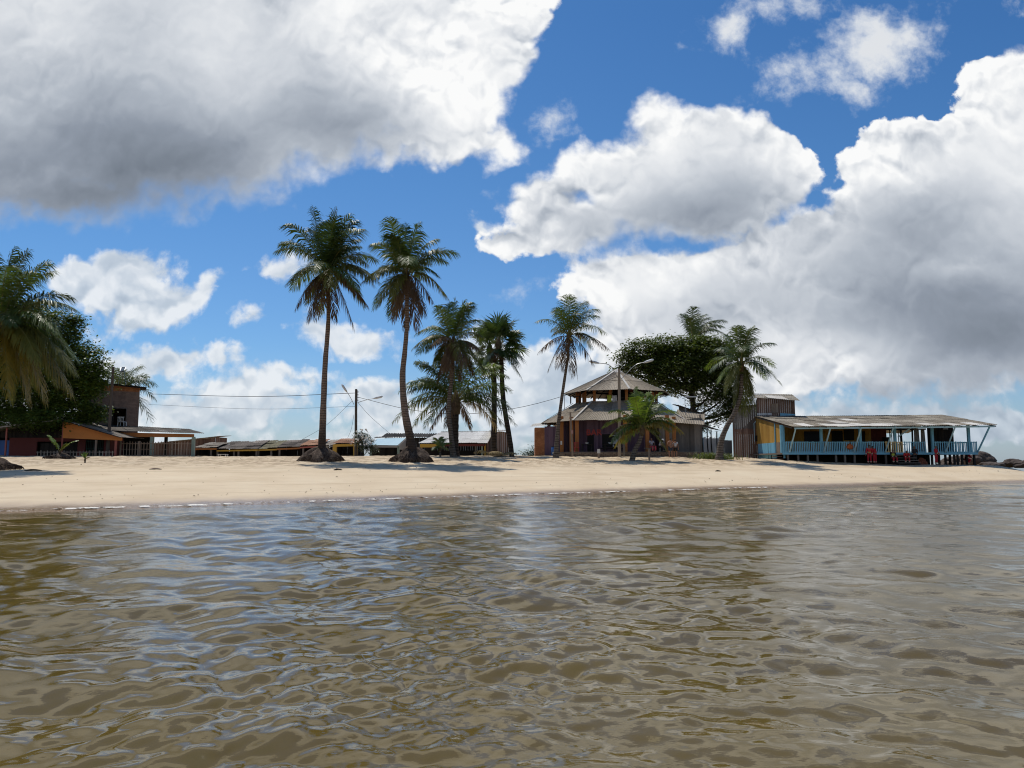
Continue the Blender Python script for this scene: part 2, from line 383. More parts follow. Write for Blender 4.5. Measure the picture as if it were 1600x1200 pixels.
# ------------------------------------------------------------------ plant materials
def leaf_mat(name, c1, c2, rough=.42, trans=.28, tint=None, spec=.45):
    m, t, p, out = material(name)
    geo = t.new('ShaderNodeNewGeometry'); oi = t.new('ShaderNodeObjectInfo'); tc = t.new('ShaderNodeTexCoord').outputs['Object']
    f = t.add(t.mul(geo.outputs['Random Per Island'], .6), t.mul(oi.outputs['Random'], .4))
    f = t.add(t.mul(f, .75), t.mul(t.noise(tc, .9, 2, .5), .25))
    col = t.mix(f, c1, c2)
    t.l.new(col, p.inputs['Base Color']); p.inputs['Roughness'].default_value = rough; p.inputs['Specular IOR Level'].default_value = spec
    tr = t.new('ShaderNodeBsdfTranslucent'); t.l.new(t.mix(1.0, col, tint or (1.5, 1.5, .7), 'MULTIPLY'), tr.inputs[0])
    mx = t.new('ShaderNodeMixShader'); mx.inputs[0].default_value = trans
    t.l.new(p.outputs[0], mx.inputs[1]); t.l.new(tr.outputs[0], mx.inputs[2]); t.l.new(mx.outputs[0], out.inputs[0])
    return m
M = {}
M['frond_g'] = leaf_mat("palm_leaf_green", (.050, .088, .018), (.115, .155, .036), .46, .22, None, .3)
M['frond_d'] = leaf_mat("palm_leaf_dark", (.030, .058, .015), (.068, .102, .028), .46, .16, None, .3)
M['frond_o'] = leaf_mat("palm_leaf_olive", (.075, .095, .022), (.15, .145, .034), .48, .28, None, .3)
M['frond_y'] = leaf_mat("palm_leaf_yellow", (.13, .115, .022), (.23, .175, .035), .5, .3)
M['frond_b'] = leaf_mat("palm_leaf_dry", (.075, .048, .028), (.17, .11, .062), .8, .18, (1.3, 1.1, .8), .2)
M['frond_s'] = leaf_mat("palm_leaf_straw", (.30, .23, .12), (.45, .36, .20), .8, .25, (1.2, 1.1, .8), .2)
M['frond_l'] = leaf_mat("palm_leaf_bright", (.09, .16, .02), (.19, .25, .045), .42, .32)
M['leaf_mango'] = leaf_mat("mango_leaf", (.032, .060, .012), (.105, .155, .028), .48, .2, None, .25)
M['leaf_tree'] = leaf_mat("broad_leaf", (.045, .070, .016), (.13, .165, .038), .5, .22, None, .25)
M['leaf_bush'] = leaf_mat("bush_leaf", (.020, .040, .012), (.045, .075, .020), .45, .15)
M['grass'] = leaf_mat("beach_grass", (.07, .11, .025), (.15, .17, .05), .6, .25)
def bark_mat(name, c1, c2, c3, rings=0.0, lowdark=None):
    m, t, p, out = material(name)
    tc = t.new('ShaderNodeTexCoord').outputs['Object']; x, y, z = t.sep(tc)
    a = t.noise(tc, 3.0, 5, .65); b = t.noise(t.vec(t.mul(x, 3), t.mul(y, 3), z), 7, 4, .6)
    col = t.ramp(t.add(t.mul(a, .5), t.mul(b, .5)), [(.32, c1), (.5, c2), (.68, c3)])
    h = b
    if rings:
        w_ = t.m('SINE', t.add(t.mul(z, rings), t.mul(a, 5.0)))
        col = t.mix(t.smooth(w_, .35, .95, 0, .7), col, tuple(q * .35 for q in c1)); h = t.sub(b, t.mul(t.smooth(w_, .3, 1), .8))
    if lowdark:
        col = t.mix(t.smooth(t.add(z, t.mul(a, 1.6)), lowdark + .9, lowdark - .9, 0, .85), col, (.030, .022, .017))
    t.l.new(col, p.inputs['Base Color']); p.inputs['Roughness'].default_value = .9; p.inputs['Specular IOR Level'].default_value = .2
    bump(t, p, h, .7, .05); return m
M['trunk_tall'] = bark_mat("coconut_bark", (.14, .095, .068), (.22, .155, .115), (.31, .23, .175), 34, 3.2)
M['trunk'] = bark_mat("palm_bark", (.085, .066, .05), (.15, .12, .095), (.22, .185, .15), 30)
M['trunk_dark'] = bark_mat("dark_palm_bark", (.028, .022, .018), (.055, .042, .033), (.09, .07, .055), 22)
M['bark'] = bark_mat("tree_bark", (.022, .018, .015), (.045, .036, .030), (.075, .06, .05))
M['roots'] = bark_mat("root_fibre", (.020, .012, .008), (.066, .044, .031), (.25, .19, .14), 0)
M['heart'] = bark_mat("palm_fibre", (.05, .035, .02), (.10, .072, .04), (.16, .12, .07))
M['stem'] = bark_mat("leaf_stem", (.09, .10, .03), (.16, .15, .05), (.22, .19, .08))
M['nut'] = bark_mat("coconut_husk", (.13, .12, .03), (.22, .17, .05), (.28, .20, .08))

# ------------------------------------------------------------------ fronds
def frond(mb, base, tip, arch=.5, hang=.5, n=46, ll=None, lw=.055, seed=0, bare=0.10, ragged=0.0, spread=1.0, tipdroop=.0, stem_r=.035, fluff=0.0):
    rr = random.Random(seed); base = Vector(base); tip = Vector(tip); d = tip - base; L = d.length
    ctrl = base + d * .46 + Vector((-.07 * L * max(0, d.z / L), 0, arch * L)); ll = ll or L * .20
    def B(t): return base * (1 - t) ** 2 + ctrl * 2 * t * (1 - t) + tip * t * t + Vector((0, 0, -tipdroop * L * t ** 3))
    k = 9; pts = [B(i / (k - 1)) for i in range(k)]
    mb.tube(pts, [stem_r * (1 - .85 * i / (k - 1)) for i in range(k)], 4, 1, False)
    Z = Vector((0, 0, 1)); prevS = None
    roll = rr.uniform(-.35, .35)
    for i in range(n):
        t = bare + (1 - bare) * (i + .5) / n; p = B(t); T = (B(min(t + .02, 1)) - B(t - .02)).normalized()
        S = T.cross(Z)
        if S.length < .15: S = prevS or Vector((rr.uniform(-1, 1), rr.uniform(-1, 1), 0))
        S.normalize()
        if prevS and S.dot(prevS) < 0: S = -S
        prevS = S; N = S.cross(T).normalized()
        if N.z < 0 and abs(T.z) < .9: N = -N
        u = (t - bare) / (1 - bare)
        l = ll * (.45 + .75 * math.sin(math.pi * min(1, u * .86 + .12))) * (1.0 if u < .85 else 1.0 - (u - .85) * 2.2)
        ang = lerp(1.25, .62, u) * spread
        for sg in (-1, 1):
            if ragged and rr.random() < ragged: continue
            a = ang + rr.uniform(-.16, .16); lx = l * rr.uniform(.82, 1.1)
            nn = (.22 + rr.uniform(-.12, .12) + fluff * rr.uniform(-1.2, 1.2)) + sg * roll * .5
            dr = (T * math.cos(a) + S * sg * math.sin(a) + N * nn).normalized()
            h = hang * rr.uniform(.7, 1.3)
            d1 = (dr + Vector((0, 0, -h * .55))).normalized(); d2 = (dr + Vector((0, 0, -h * 1.7))).normalized()
            m_ = p + d1 * lx * .5; e = m_ + d2 * lx * .5
            w = (T - d1 * T.dot(d1))
            if w.length < .1: w = N.copy()
            w = w.normalized() * lw * (.5 if u > .9 else 1)
            b0 = len(mb.v)
            mb.v += [tuple(p - w * .35), tuple(p + w * .35), tuple(m_ + w * .5), tuple(m_ - w * .5), tuple(e)]
            mb.f += [(b0, b0 + 1, b0 + 2, b0 + 3), (b0 + 3, b0 + 2, b0 + 4)]; mb.mi += [0, 0]

KINDS = {'g': ('frond_g', .65, 0), 'd': ('frond_d', .6, 0), 'o': ('frond_o', 1.0, .05), 'y': ('frond_y', 1.0, .05), 'b': ('frond_b', 1.5, .28), 'l': ('frond_l', .4, 0), 's': ('frond_s', .9, .2)}
def palm(label, base, Y, trunk_px, r0, r1, crown_px, tips, group, name='coconut_palm', bark='trunk', L=None, mound=None, nuts=0, extra=0, hang=1.0, seed=1, arch=None, n=46, lw=.055, fluff=0, extra_kinds='ggdo', flare=1.8, llf=.29, heart=.22, stemk=1.0, wind=0.0):
    rr = random.Random(seed)
    b = at(*base, Y); gz = ground(b.x, Y); b.z = gz
    root = empty(name, b, label, 'palm tree', group)
    org = tuple(b)
    pts = [Vector((b.x, Y, gz - .25))] + [at(px, py, Y) for px, py in trunk_px]
    k = 26; sp = spline(pts, k); rad = []
    for i in range(k):
        t = i / (k - 1); r = lerp(r0, r1, min(1, t * 1.25) ** .8); r *= 1 + (flare - 1) * math.exp(-t * 16); rad.append(r * (1 + .04 * math.sin(i * 2.1)))
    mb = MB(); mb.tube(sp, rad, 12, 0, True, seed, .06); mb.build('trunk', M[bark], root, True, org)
    if mound:
        (x0, x1, top) = mound; mb = MB(); nr, nc = 12, 48
        cx = (x0 + x1) / 2; hw = (at(x1, 700, Y).x - at(x0, 700, Y).x) / 2; mx = at(cx, 700, Y).x; hh = at(cx, top, Y).z - gz
        vs = []
        for i in range(nr):
            f = i / (nr - 1)
            for j in range(nc):
                q = 2 * math.pi * j / nc; rad_ = hw * max(.16, (1 - f ** 2.0) ** .55) * (1 + .34 * mnoise.noise(Vector((math.cos(q) * 1.3 + seed, math.sin(q) * 1.3, f))) + .16 * mnoise.noise(Vector((math.cos(q) * 5 + seed, math.sin(q) * 5, f * 1.5))))
                vs.append((mx + math.cos(q) * rad_ - org[0], math.sin(q) * rad_ * .8, -.2 + (hh + .2) * f * (1 + .45 * mnoise.noise(Vector((math.cos(q) * 2, math.sin(q) * 2, seed + f))))))
        fs = [(i * nc + j, i * nc + (j + 1) % nc, (i + 1) * nc + (j + 1) % nc, (i + 1) * nc + j) for i in range(nr - 1) for j in range(nc)] + [tuple((nr - 1) * nc + j for j in range(nc))]
        rm = link_mesh('root_mound', vs, fs, M['roots'], root, True); mb = MB()
        r2 = random.Random(seed + 500)
        for i in range(150):                                   # loose fibrous roots spreading from the mound over the sand
            q = r2.uniform(0, 6.28); f = r2.uniform(.1, .75); d = Vector((math.cos(q), math.sin(q) * .8, 0)); p0 = Vector((mx - org[0], 0, 0)) + d * hw * (1 - f ** 2) ** .55 * .95 + Vector((0, 0, hh * f * .8))
            p2 = Vector((mx - org[0], 0, -.06)) + d * hw * r2.uniform(1.0, 1.28) + Vector((r2.uniform(-.12, .12), r2.uniform(-.12, .12), 0)); mb.tube([p0, (p0 + p2) / 2 + d * .10 + Vector((0, 0, .10)), p2], [.03, .026, .012], 4, 0, False)
        mb.build('root_fibres', M['roots'], rm)
    c = at(*crown_px, Y); cl = c - b
    hb = MB(); hp = [cl + Vector((0, 0, -heart * 3.0)), cl + Vector((0, 0, -heart * 1.2)), cl + Vector((0, 0, heart * .6)), cl + Vector((0, 0, heart * 2.6))]
    hb.tube(hp, [r1 * 1.05, heart * 1.15, heart, heart * .2], 9, 0, True, seed, .3)
    crown = hb.build('crown', M['heart'], root, True)
    allt = []
    for tx, ty, kd in tips:
        p = at(tx, ty, Y) - b; d = p - cl; proj = d.length; Lx = (L or proj) * rr.uniform(.92, 1.04)
        dy = math.sqrt(max(0, Lx * Lx - proj * proj)) * rr.uniform(.35, .95) * rr.choice((-1, 1)) if L else rr.uniform(-.25, .25) * proj
        p.y += dy; allt.append((p, kd))
    for i in range(extra):
        a = 2 * math.pi * (i + rr.random()) / extra; kd = rr.choice(extra_kinds)
        el = rr.uniform(-.9, 1.1) if kd in 'gdl' else rr.uniform(-1.3, -.2)
        Lx = (L or 4) * rr.uniform(.75, 1.0)
        p = cl + Vector((math.cos(a) * math.cos(el) + wind, math.sin(a) * math.cos(el), math.sin(el) * .9)).normalized() * Lx
        allt.append((p, kd))
    for i, (p, kd) in enumerate(allt):
        mk, hg, rg = KINDS[kd]; d = p - cl; Lx = d.length; flat = math.hypot(d.x, d.y) / max(Lx, .01)
        up = d.z / max(Lx, .01)
        ar = arch if arch is not None else (.16 + .32 * flat if up > -.3 else .26 + .20 * flat)
        if kd == 'b': ar *= .6
        start = cl + Vector((d.x, d.y, 0)).normalized() * heart * .6 + Vector((0, 0, rr.uniform(-.2, .35) * heart * 2))
        mb = MB(); frond(mb, start, p, ar, hg * hang, n, Lx * llf, lw, seed * 100 + i, .12, rg, 1.0, 0, .04 * stemk, fluff)
        mb.build('frond', [M[mk], M['stem' if kd not in 'bs' else 'heart']], crown)
    for i in range(nuts):
        a = rr.uniform(0, 6.28); mb = MB(); q = cl + Vector((math.cos(a) * heart * 1.5, math.sin(a) * heart * 1.5 - .1, rr.uniform(-2.2, -.6) * heart)); rn = rr.uniform(.11, .15)
        mb.tube([q + Vector((0, 0, z_ * rn)) for z_ in (-1.15, -.9, -.4, .2, .75, 1.05)], [rn * s_ for s_ in (.15, .6, .98, 1.0, .6, .12)], 8)
        mb.build('coconut', M['nut'], crown, True)
    return root

PG = 'coconut palms on the beach'
palm('huge coconut palm cut by the picture edge with yellowing lower fronds before the mango tree', (-22, 735), 42, [(-20, 690), (-14, 620), (-6, 560), (0, 516)], .30, .17, (0, 510),
     [(122, 486, 'g'), (86, 437, 'g'), (60, 402, 'g'), (44, 392, 'd'), (22, 386, 'g'), (-12, 386, 'g'), (114, 528, 'g'), (112, 618, 'y'), (118, 585, 'o'), (98, 560, 'g'), (72, 630, 'y'), (46, 632, 'y'), (28, 622, 'y'), (4, 628, 'o'), (-60, 430, 'g'), (-118, 480, 'g'), (-115, 560, 'o'), (-80, 620, 'y'), (-30, 636, 'y'), (60, 520, 'd'), (90, 600, 'o'), (70, 470, 'd'), (20, 600, 'o'), (100, 460, 'd'), (-50, 400, 'g'), (60, 600, 'o'), (96, 575, 'o')],
     PG, bark='trunk_dark', mound=(-70, 26, 714), nuts=5, extra=10, seed=3, n=64, lw=.06, heart=.26, L=4.6, extra_kinds='gddo', llf=.28)
palm('tallest coconut palm with thick green crown, standing on a root mound', (503, 719), 56, [(503, 700), (505, 645), (508, 570), (513, 500), (512, 436)], .34, .15, (511, 426),
     [(490, 324, 'g'), (526, 326, 'd'), (549, 336, 'g'), (560, 348, 'd'), (577, 372, 'g'), (584, 398, 'g'), (586, 428, 'o'), (592, 456, 'o'), (444, 388, 'g'), (440, 440, 'g'), (462, 366, 'd'), (474, 492, 'b'), (488, 508, 'b'), (502, 506, 'b'), (528, 506, 'b'), (550, 512, 'b'), (578, 482, 'b'), (536, 470, 'o'), (508, 336, 'g'), (536, 350, 'd'), (560, 400, 'd'), (470, 470, 'o'), (560, 460, 'b'), (566, 420, 'g'), (484, 470, 'b'), (540, 380, 'd'), (480, 350, 'd'), (556, 376, 'g')],
     PG, bark='trunk_tall', mound=(472, 533, 701), nuts=7, extra=9, seed=11, L=4.9, n=60, lw=.066, flare=2.6, wind=.25)
palm('second tallest coconut palm with bowed trunk and brown hanging fronds, on a root mound', (645, 719), 56, [(643, 695), (633, 645), (629, 590), (633, 545), (636, 500), (635, 440)], .36, .15, (635, 430),
     [(614, 352, 'g'), (636, 350, 'd'), (658, 352, 'g'), (683, 370, 'g'), (698, 404, 'g'), (699, 462, 'o'), (690, 440, 'g'), (667, 500, 'b'), (650, 516, 'b'), (632, 512, 'b'), (620, 508, 'b'), (608, 488, 'b'), (594, 486, 'o'), (594, 450, 'o'), (590, 414, 'g'), (598, 390, 'g'), (646, 362, 'd'), (664, 400, 'd'), (612, 376, 'd'), (656, 490, 'b'), (680, 480, 'b'), (624, 380, 'g'), (616, 480, 'o')],
     PG, bark='trunk_tall', mound=(613, 671, 700), nuts=7, extra=8, seed=23, L=4.3, n=56, lw=.066, flare=2.7)
palm('mid height coconut palm full of nuts, rising in front of the oil palm', (709, 711), 66, [(706, 690), (701, 640), (706, 590), (708, 545)], .25, .16, (708, 535),
     [(712, 466, 'g'), (728, 470, 'g'), (740, 484, 'd'), (754, 508, 'g'), (758, 524, 'o'), (750, 550, 'b'), (740, 582, 'b'), (718, 592, 'b'), (704, 594, 'b'), (694, 586, 'b'), (672, 574, 'o'), (662, 548, 'g'), (660, 533, 'g'), (672, 507, 'g'), (687, 482, 'g'), (700, 472, 'd'), (676, 560, 'o'), (730, 580, 'b'), (745, 565, 'o'), (684, 580, 'o')],
     PG, nuts=10, extra=14, seed=31, L=4.2, n=52, lw=.066, extra_kinds='gdob')
palm('slender leaning coconut palm with sparse brown drooping fronds in front of the bar', (868, 714), 66, [(870, 690), (874, 650), (881, 600), (887, 560), (889, 535)], .21, .11, (889, 525),
     [(893, 466, 'g'), (905, 468, 'g'), (915, 475, 'o'), (932, 490, 'g'), (934, 498, 'g'), (950, 518, 'g'), (950, 549, 'b'), (930, 540, 'o'), (925, 575, 'b'), (902, 592, 'b'), (894, 590, 'b'), (879, 582, 'b'), (855, 582, 'b'), (840, 554, 'b'), (860, 530, 'o'), (866, 510, 'o'), (867, 486, 'g'), (875, 477, 'g'), (885, 467, 'g'), (872, 570, 'b'), (918, 520, 'o'), (905, 500, 'd')],
     PG, nuts=3, extra=3, seed=41, L=4.0, n=40, lw=.05, extra_kinds='g')
palm('short bushy bright green coconut palm standing before the bar terrace', (986, 716), 63, [(992, 704), (999, 690), (1003, 676)], .24, .16, (1003, 670),
     [(992, 606, 'l'), (1016, 613, 'l'), (1031, 615, 'l'), (1041, 629, 'g'), (1056, 646, 'l'), (1068, 676, 'y'), (1036, 678, 'o'), (964, 698, 'y'), (941, 669, 'l'), (953, 643, 'l'), (986, 624, 'l'), (999, 613, 'l'), (1046, 676, 'y'), (972, 655, 'g'), (1024, 640, 'g'), (1030, 660, 'o'), (985, 650, 'g'), (955, 680, 'o'), (1010, 620, 'g'), (980, 670, 'o'), (1055, 660, 'l')],
     PG, extra=4, seed=53, L=3.3, n=54, lw=.07, llf=.28, extra_kinds='lg', heart=.2, flare=1.2)
palm('dark windblown palm rising behind the broad tree, fronds swept sideways', (1086, 712), 97, [(1085, 650), (1084, 590), (1083, 545)], .24, .16, (1083, 532),
     [(1072, 486, 'd'), (1078, 484, 'd'), (1106, 488, 'd'), (1115, 492, 'd'), (1132, 504, 'd'), (1138, 522, 'd'), (1133, 545, 'd'), (1094, 488, 'd'), (1122, 500, 'g'), (1124, 516, 'd'), (1112, 536, 'd'), (1074, 500, 'd'), (1110, 505, 'g')],
     PG, extra=3, seed=61, L=4.9, n=46, lw=.07, wind=1.2, extra_kinds='d')
palm('leaning curved coconut palm beside the tall plank shed', (1123, 710), 66, [(1127, 690), (1135, 668), (1147, 646), (1157, 618), (1159, 585)], .27, .17, (1158, 569),
     [(1143, 514, 'g'), (1155, 512, 'd'), (1173, 512, 'g'), (1190, 525, 'g'), (1200, 542, 'd'), (1216, 572, 'l'), (1217, 604, 'l'), (1183, 620, 'o'), (1128, 618, 'o'), (1117, 601, 'l'), (1122, 566, 'd'), (1138, 520, 'g'), (1149, 642, 'o'), (1167, 650, 'o'), (1181, 648, 'o'), (1158, 646, 'o'), (1174, 640, 'o'), (1132, 600, 'o'), (1185, 545, 'g'), (1165, 520, 'd'), (1205, 590, 'l'), (1128, 540, 'd')],
     PG, nuts=5, extra=6, seed=71, L=4.0, n=46, lw=.06, extra_kinds='gdl')
palm('oil palm with a ring of long spreading fronds behind the coconut trunks', (711, 712), 69, [(710, 690), (711, 640)], .42, .36, (712, 627),
     [(613, 660, 'o'), (636, 602, 'g'), (640, 617, 'd'), (650, 566, 'g'), (664, 575, 'd'), (782, 578, 'l'), (799, 610, 'l'), (803, 644, 'g'), (806, 664, 'd'), (782, 676, 's'), (668, 672, 'b'), (795, 590, 'g'), (628, 640, 'g'), (700, 672, 'b'), (735, 672, 'b'), (655, 590, 'd'), (770, 640, 'g'), (690, 560, 'd'), (730, 560, 'g'), (640, 668, 'o'), (790, 668, 'o')],
     None, name='oil_palm', bark='trunk_dark', extra=8, seed=83, L=5.4, n=78, lw=.06, fluff=.55, hang=1.2, heart=.40, llf=.215, extra_kinds='gd', stemk=1.4)
palm('feathery palm showing over the roof of the brick house', (200, 712), 93, [(195, 650), (192, 615)], .3, .25, (192, 608),
     [(172, 582, 'g'), (222, 586, 'g'), (243, 606, 'd'), (235, 624, 'd'), (238, 662, 'd'), (210, 582, 'd'), (160, 600, 'g'), (185, 578, 'g'), (228, 600, 'd'), (215, 640, 'd')],
     None, name='feather_palm', bark='trunk_dark', extra=4, seed=91, L=4.4, n=46, lw=.07, fluff=.4, extra_kinds='gd')
YG = 'young coconut plants on the sand'
palm('young coconut palm with arching fronds growing by the pale roofed shack', (688, 711), 65, [(688, 703)], .09, .08, (688, 701), [(674, 690, 'l'), (680, 684, 'g'), (699, 685, 'l'), (706, 693, 'l'), (676, 704, 'g'), (702, 704, 'o'), (690, 682, 'g'), (684, 706, 'o')],
     YG, name='young_palm', extra=2, seed=101, n=24, lw=.07, heart=.07, stemk=.5, L=1.35, llf=.3, flare=1.0)
palm('young coconut plant with two long fronds growing from a dark root heap', (94, 713), 60, [(94, 708)], .10, .08, (94, 706), [(76, 680, 'l'), (120, 688, 'l'), (106, 692, 'o'), (88, 690, 'l')],
     YG, name='young_palm', seed=103, n=24, lw=.07, heart=.08, stemk=.6, llf=.22, flare=1.0, mound=(74, 112, 709), arch=.25)
palm('tiny bright green coconut seedling alone on the sand', (133, 721), 52, [(133, 718)], .06, .05, (133, 717), [(127, 709, 'l'), (137, 708, 'l'), (141, 714, 'o'), (131, 707, 'l')],
     YG, name='palm_seedling', seed=107, n=12, lw=.06, heart=.05, stemk=.4, llf=.3, flare=1.0, arch=.2)

def fan_palm(label, base, Y, trunk_px, r0, r1, crown_px, fans, seed, dead=8):
    rr = random.Random(seed); b = at(*base, Y); b.z = ground(b.x, Y)
    root = empty('fan_palm', b, label, 'palm tree', 'fan palms'); org = tuple(b)
    sp = spline([Vector((b.x, Y, b.z - .2))] + [at(px, py, Y) for px, py in trunk_px], 18)
    mb = MB(); mb.tube(sp, [lerp(r0, r1, i / 17) for i in range(18)], 10, 0, True, seed, .1); mb.build('trunk', M['trunk_dark'], root, True, org)
    c = at(*crown_px, Y) - b
    hb = MB(); hb.tube([c + Vector((0, 0, -1.0)), c, c + Vector((0, 0, .8))], [r1, .32, .05], 8, 0, True, seed, .2); crown = hb.build('crown', M['heart'], root, True)
    def fan(hub, axis, rad, mat, droop, nb=30):
        mb = MB(); mb.tube([c, (c + hub) / 2 + Vector((0, 0, .12)), hub], [.035, .025, .02], 4, 1, False)
        ax = axis.normalized(); S = ax.cross(Vector((0, 0, 1)))
        if S.length < .2: S = ax.cross(Vector((0, 1, 0)))
        S.normalize(); N = S.cross(ax)
        S = (S + N * rr.uniform(-.7, .7)).normalized(); N = S.cross(ax)
        for i in range(nb):
            a = lerp(-2.25, 2.25, i / (nb - 1)) + rr.uniform(-.03, .03); l = rad * (1 - .12 * abs(a) / 2.2) * rr.uniform(.88, 1.08)
            d1 = (ax * math.cos(a) + S * math.sin(a)); m_ = hub + d1 * l * .62
            d2 = (d1 + Vector((0, 0, -droop * rr.uniform(.5, 1.4)))).normalized(); e = m_ + d2 * l * .38
            w = d1.cross(N).normalized(); wa = rad * .075
            mb.quad(hub + w * .01, hub - w * .01, m_ - w * wa * .55, m_ + w * wa * .55); mb.tri(m_ + w * wa * .5, m_ - w * wa * .5, e)
        mb.build('frond', [mat, M['stem']], crown)
    for (px, py) in fans:
        t = at(px, py, Y) - b; d = t - c; d.y += rr.uniform(-1.2, 1.2); hub = c + d * .52; fan(hub, d + Vector((0, 0, -.15 * d.length)), max(1.1, min(1.9, d.length * .62)), M['frond_d' if rr.random() < .6 else 'frond_g'], .7)
    for i in range(dead):
        a = 6.28 * i / dead; d = Vector((math.cos(a) * .7, math.sin(a) * .7, -rr.uniform(.9, 1.6))); fan(c + d * .8, d, .9, M['frond_b'], .9, 18)
fan_palm('fan palm with round dark crown seen past the nut laden coconut palm', (800, 714), 72, [(797, 690), (786, 620), (783, 550)], .26, .22, (779, 538),
         [(775, 488), (790, 488), (804, 496), (812, 508), (818, 520), (828, 545), (824, 560), (806, 578), (830, 606), (762, 490), (755, 500), (750, 520), (790, 510), (770, 510), (805, 540), (760, 550), (795, 560), (815, 570), (785, 500), (752, 570), (812, 530)], 5)
fan_palm('fan palm mostly hidden behind the nut laden coconut palm', (773, 714), 75, [(772, 690), (772, 600), (768, 550)], .30, .26, (765, 545),
         [(752, 505), (740, 520), (768, 500), (745, 545), (735, 560), (750, 585), (780, 530), (785, 580), (770, 590)], 6, 5)

# ------------------------------------------------------------------ broadleaf trees
def leafy(mb, centre, rx, ry, rz, nclump, per, size, rr, shell=.55, flat=.5):
    for i in range(nclump):
        while True:
            d = Vector((rr.uniform(-1, 1), rr.uniform(-1, 1), rr.uniform(-1, 1)))
            if 0.05 < d.length <= 1: break
        d = d.normalized() * (shell + (1 - shell) * rr.random()) if rr.random() < .8 else d
        c = centre + Vector((d.x * rx, d.y * ry, d.z * rz)); cr = rr.uniform(.6, 1.25) * size * 2.2
        for j in range(per):
            o = Vector((rr.gauss(0, 1), rr.gauss(0, 1), rr.gauss(0, flat))) * cr * .6
            p = c + o; s = size * rr.uniform(.6, 1.25)
            a = rr.uniform(0, 6.28); dirv = Vector((math.cos(a), math.sin(a), rr.uniform(-.8, .25))).normalized()
            sd_ = dirv.cross(Vector((rr.uniform(-.6, .6), rr.uniform(-.6, .6), 1))).normalized() * s * .24
            b0 = len(mb.v); e = p + dirv * s; m1 = p + dirv * s * .45
            mb.v += [tuple(p), tuple(m1 + sd_), tuple(e), tuple(m1 - sd_)]; mb.f.append((b0, b0 + 1, b0 + 2, b0 + 3)); mb.mi.append(0)
def tree(label, base, Y, trunk_px, r0, clumps, leaf, size, seed, dens=1.0, name='broadleaf_tree', group=None, depth=1.0, per=16, cat='tree', bark='bark', shell=.55, fwd=0.0):
    rr = random.Random(seed); b = at(*base, Y); b.z = ground(b.x, Y)
    root = empty(name, b, label, cat, group); org = tuple(b)
    tp = [Vector((b.x, Y, b.z - .2))] + [at(px, py, Y) for px, py in trunk_px]
    mb = MB(); sp = spline(tp, 14); mb.tube(sp, [lerp(r0, r0 * .55, i / 13) * (1 + .5 * math.exp(-i)) for i in range(14)], 10, 0, True, seed, .15)
    cr = MB()
    for q in clumps:
        px, py, rx, ry = q[:4]; dn = q[4] if len(q) > 4 else 1.0
        Yc = Y + fwd; c = at(px, py, Yc); rxm = rx * Yc / F; rzm = ry * Yc / F; dep = (rxm + rzm) / 2 * depth; c.y += rr.uniform(-.5, .5) * dep
        near = min(sp[4:], key=lambda s: abs(s.z - (c.z - rzm * 1.2)) + .3 * (s - c).length)
        mid = (near + c) / 2 + Vector((rr.uniform(-.3, .3), rr.uniform(-.3, .3), -.25 * rzm))
        lim = spline([near, mid, c + Vector((0, 0, -.2 * rzm))], 8); mb.tube(lim, [lerp(r0 * .38, r0 * .10, i / 7) for i in range(8)], 6, 0, True, seed, .1)
        for k in range(6):
            e = c + Vector((rr.uniform(-.8, .8) * rxm, rr.uniform(-.8, .8) * dep, rr.uniform(-.3, .7) * rzm)); st = lim[rr.randrange(4, 8)]
            mb.tube([st, (st + e) / 2 + Vector((0, 0, -.1)), e], [r0 * .11, r0 * .06, .015], 5, 0, False)
        nc = int(dn * dens * 26 * (rxm * rzm * dep) ** .55 / (size * 2.0) ** 1.2)
        leafy(cr, c, rxm, dep, rzm, max(6, nc), per, size, rr, shell)
    mb.build('trunk', M[bark], root, True, org); cr.build('crown', M[leaf], root, False, org)
tree('big dark mango tree with dense crown over the orange gabled house', (70, 712), 82, [(68, 680), (66, 640), (66, 610)], .5,
     [(60, 560, 70, 62), (122, 568, 42, 40), (141, 592, 27, 30), (30, 622, 60, 36), (100, 640, 50, 26), (10, 545, 60, 56), (90, 515, 36, 30), (66, 600, 80, 40), (120, 618, 36, 28), (-40, 600, 60, 60), (112, 500, 14, 10), (40, 500, 50, 30), (140, 646, 22, 14), (80, 655, 60, 16), (20, 650, 50, 18)], 'leaf_mango', .34, 5, 1.6, 'mango_tree', per=18, fwd=-9.0)
tree('broad umbrella crowned tree with open dark branches behind the bar', (1086, 712), 87, [(1085, 670), (1083, 640), (1080, 610)], .42,
     [(1010, 548, 38, 20), (1050, 540, 48, 18), (1092, 556, 48, 26), (1124, 575, 28, 28), (985, 560, 24, 14), (1062, 578, 52, 20), (1112, 604, 36, 26), (1140, 606, 26, 36), (1060, 560, 50, 26), (1105, 580, 40, 24), (1095, 535, 40, 14), (1048, 606, 34, 14, .7), (1150, 636, 20, 18, .8), (1004, 592, 24, 10, .7), (1120, 548, 30, 18), (1000, 574, 30, 12), (1126, 650, 26, 13, .6), (1092, 628, 22, 12, .4), (1020, 568, 36, 16), (1030, 592, 34, 12, .5), (1072, 604, 30, 10, .4), (1140, 640, 20, 14, .6), (975, 578, 16, 8), (1112, 690, 14, 8, .6), (1098, 668, 16, 8, .4), (1070, 555, 60, 20)], 'leaf_tree', .36, 9, 1.6, per=16)
tree('bush covered in white flowers beside the utility pole', (568, 713), 74, [(568, 706)], .10, [(568, 690, 15, 15), (562, 682, 9, 8), (576, 700, 12, 10)], 'leaf_bush', .16, 15, 1.5, 'flowering_bush', cat='bush', per=14)
BG = 'dark bushes far off beyond the sand'
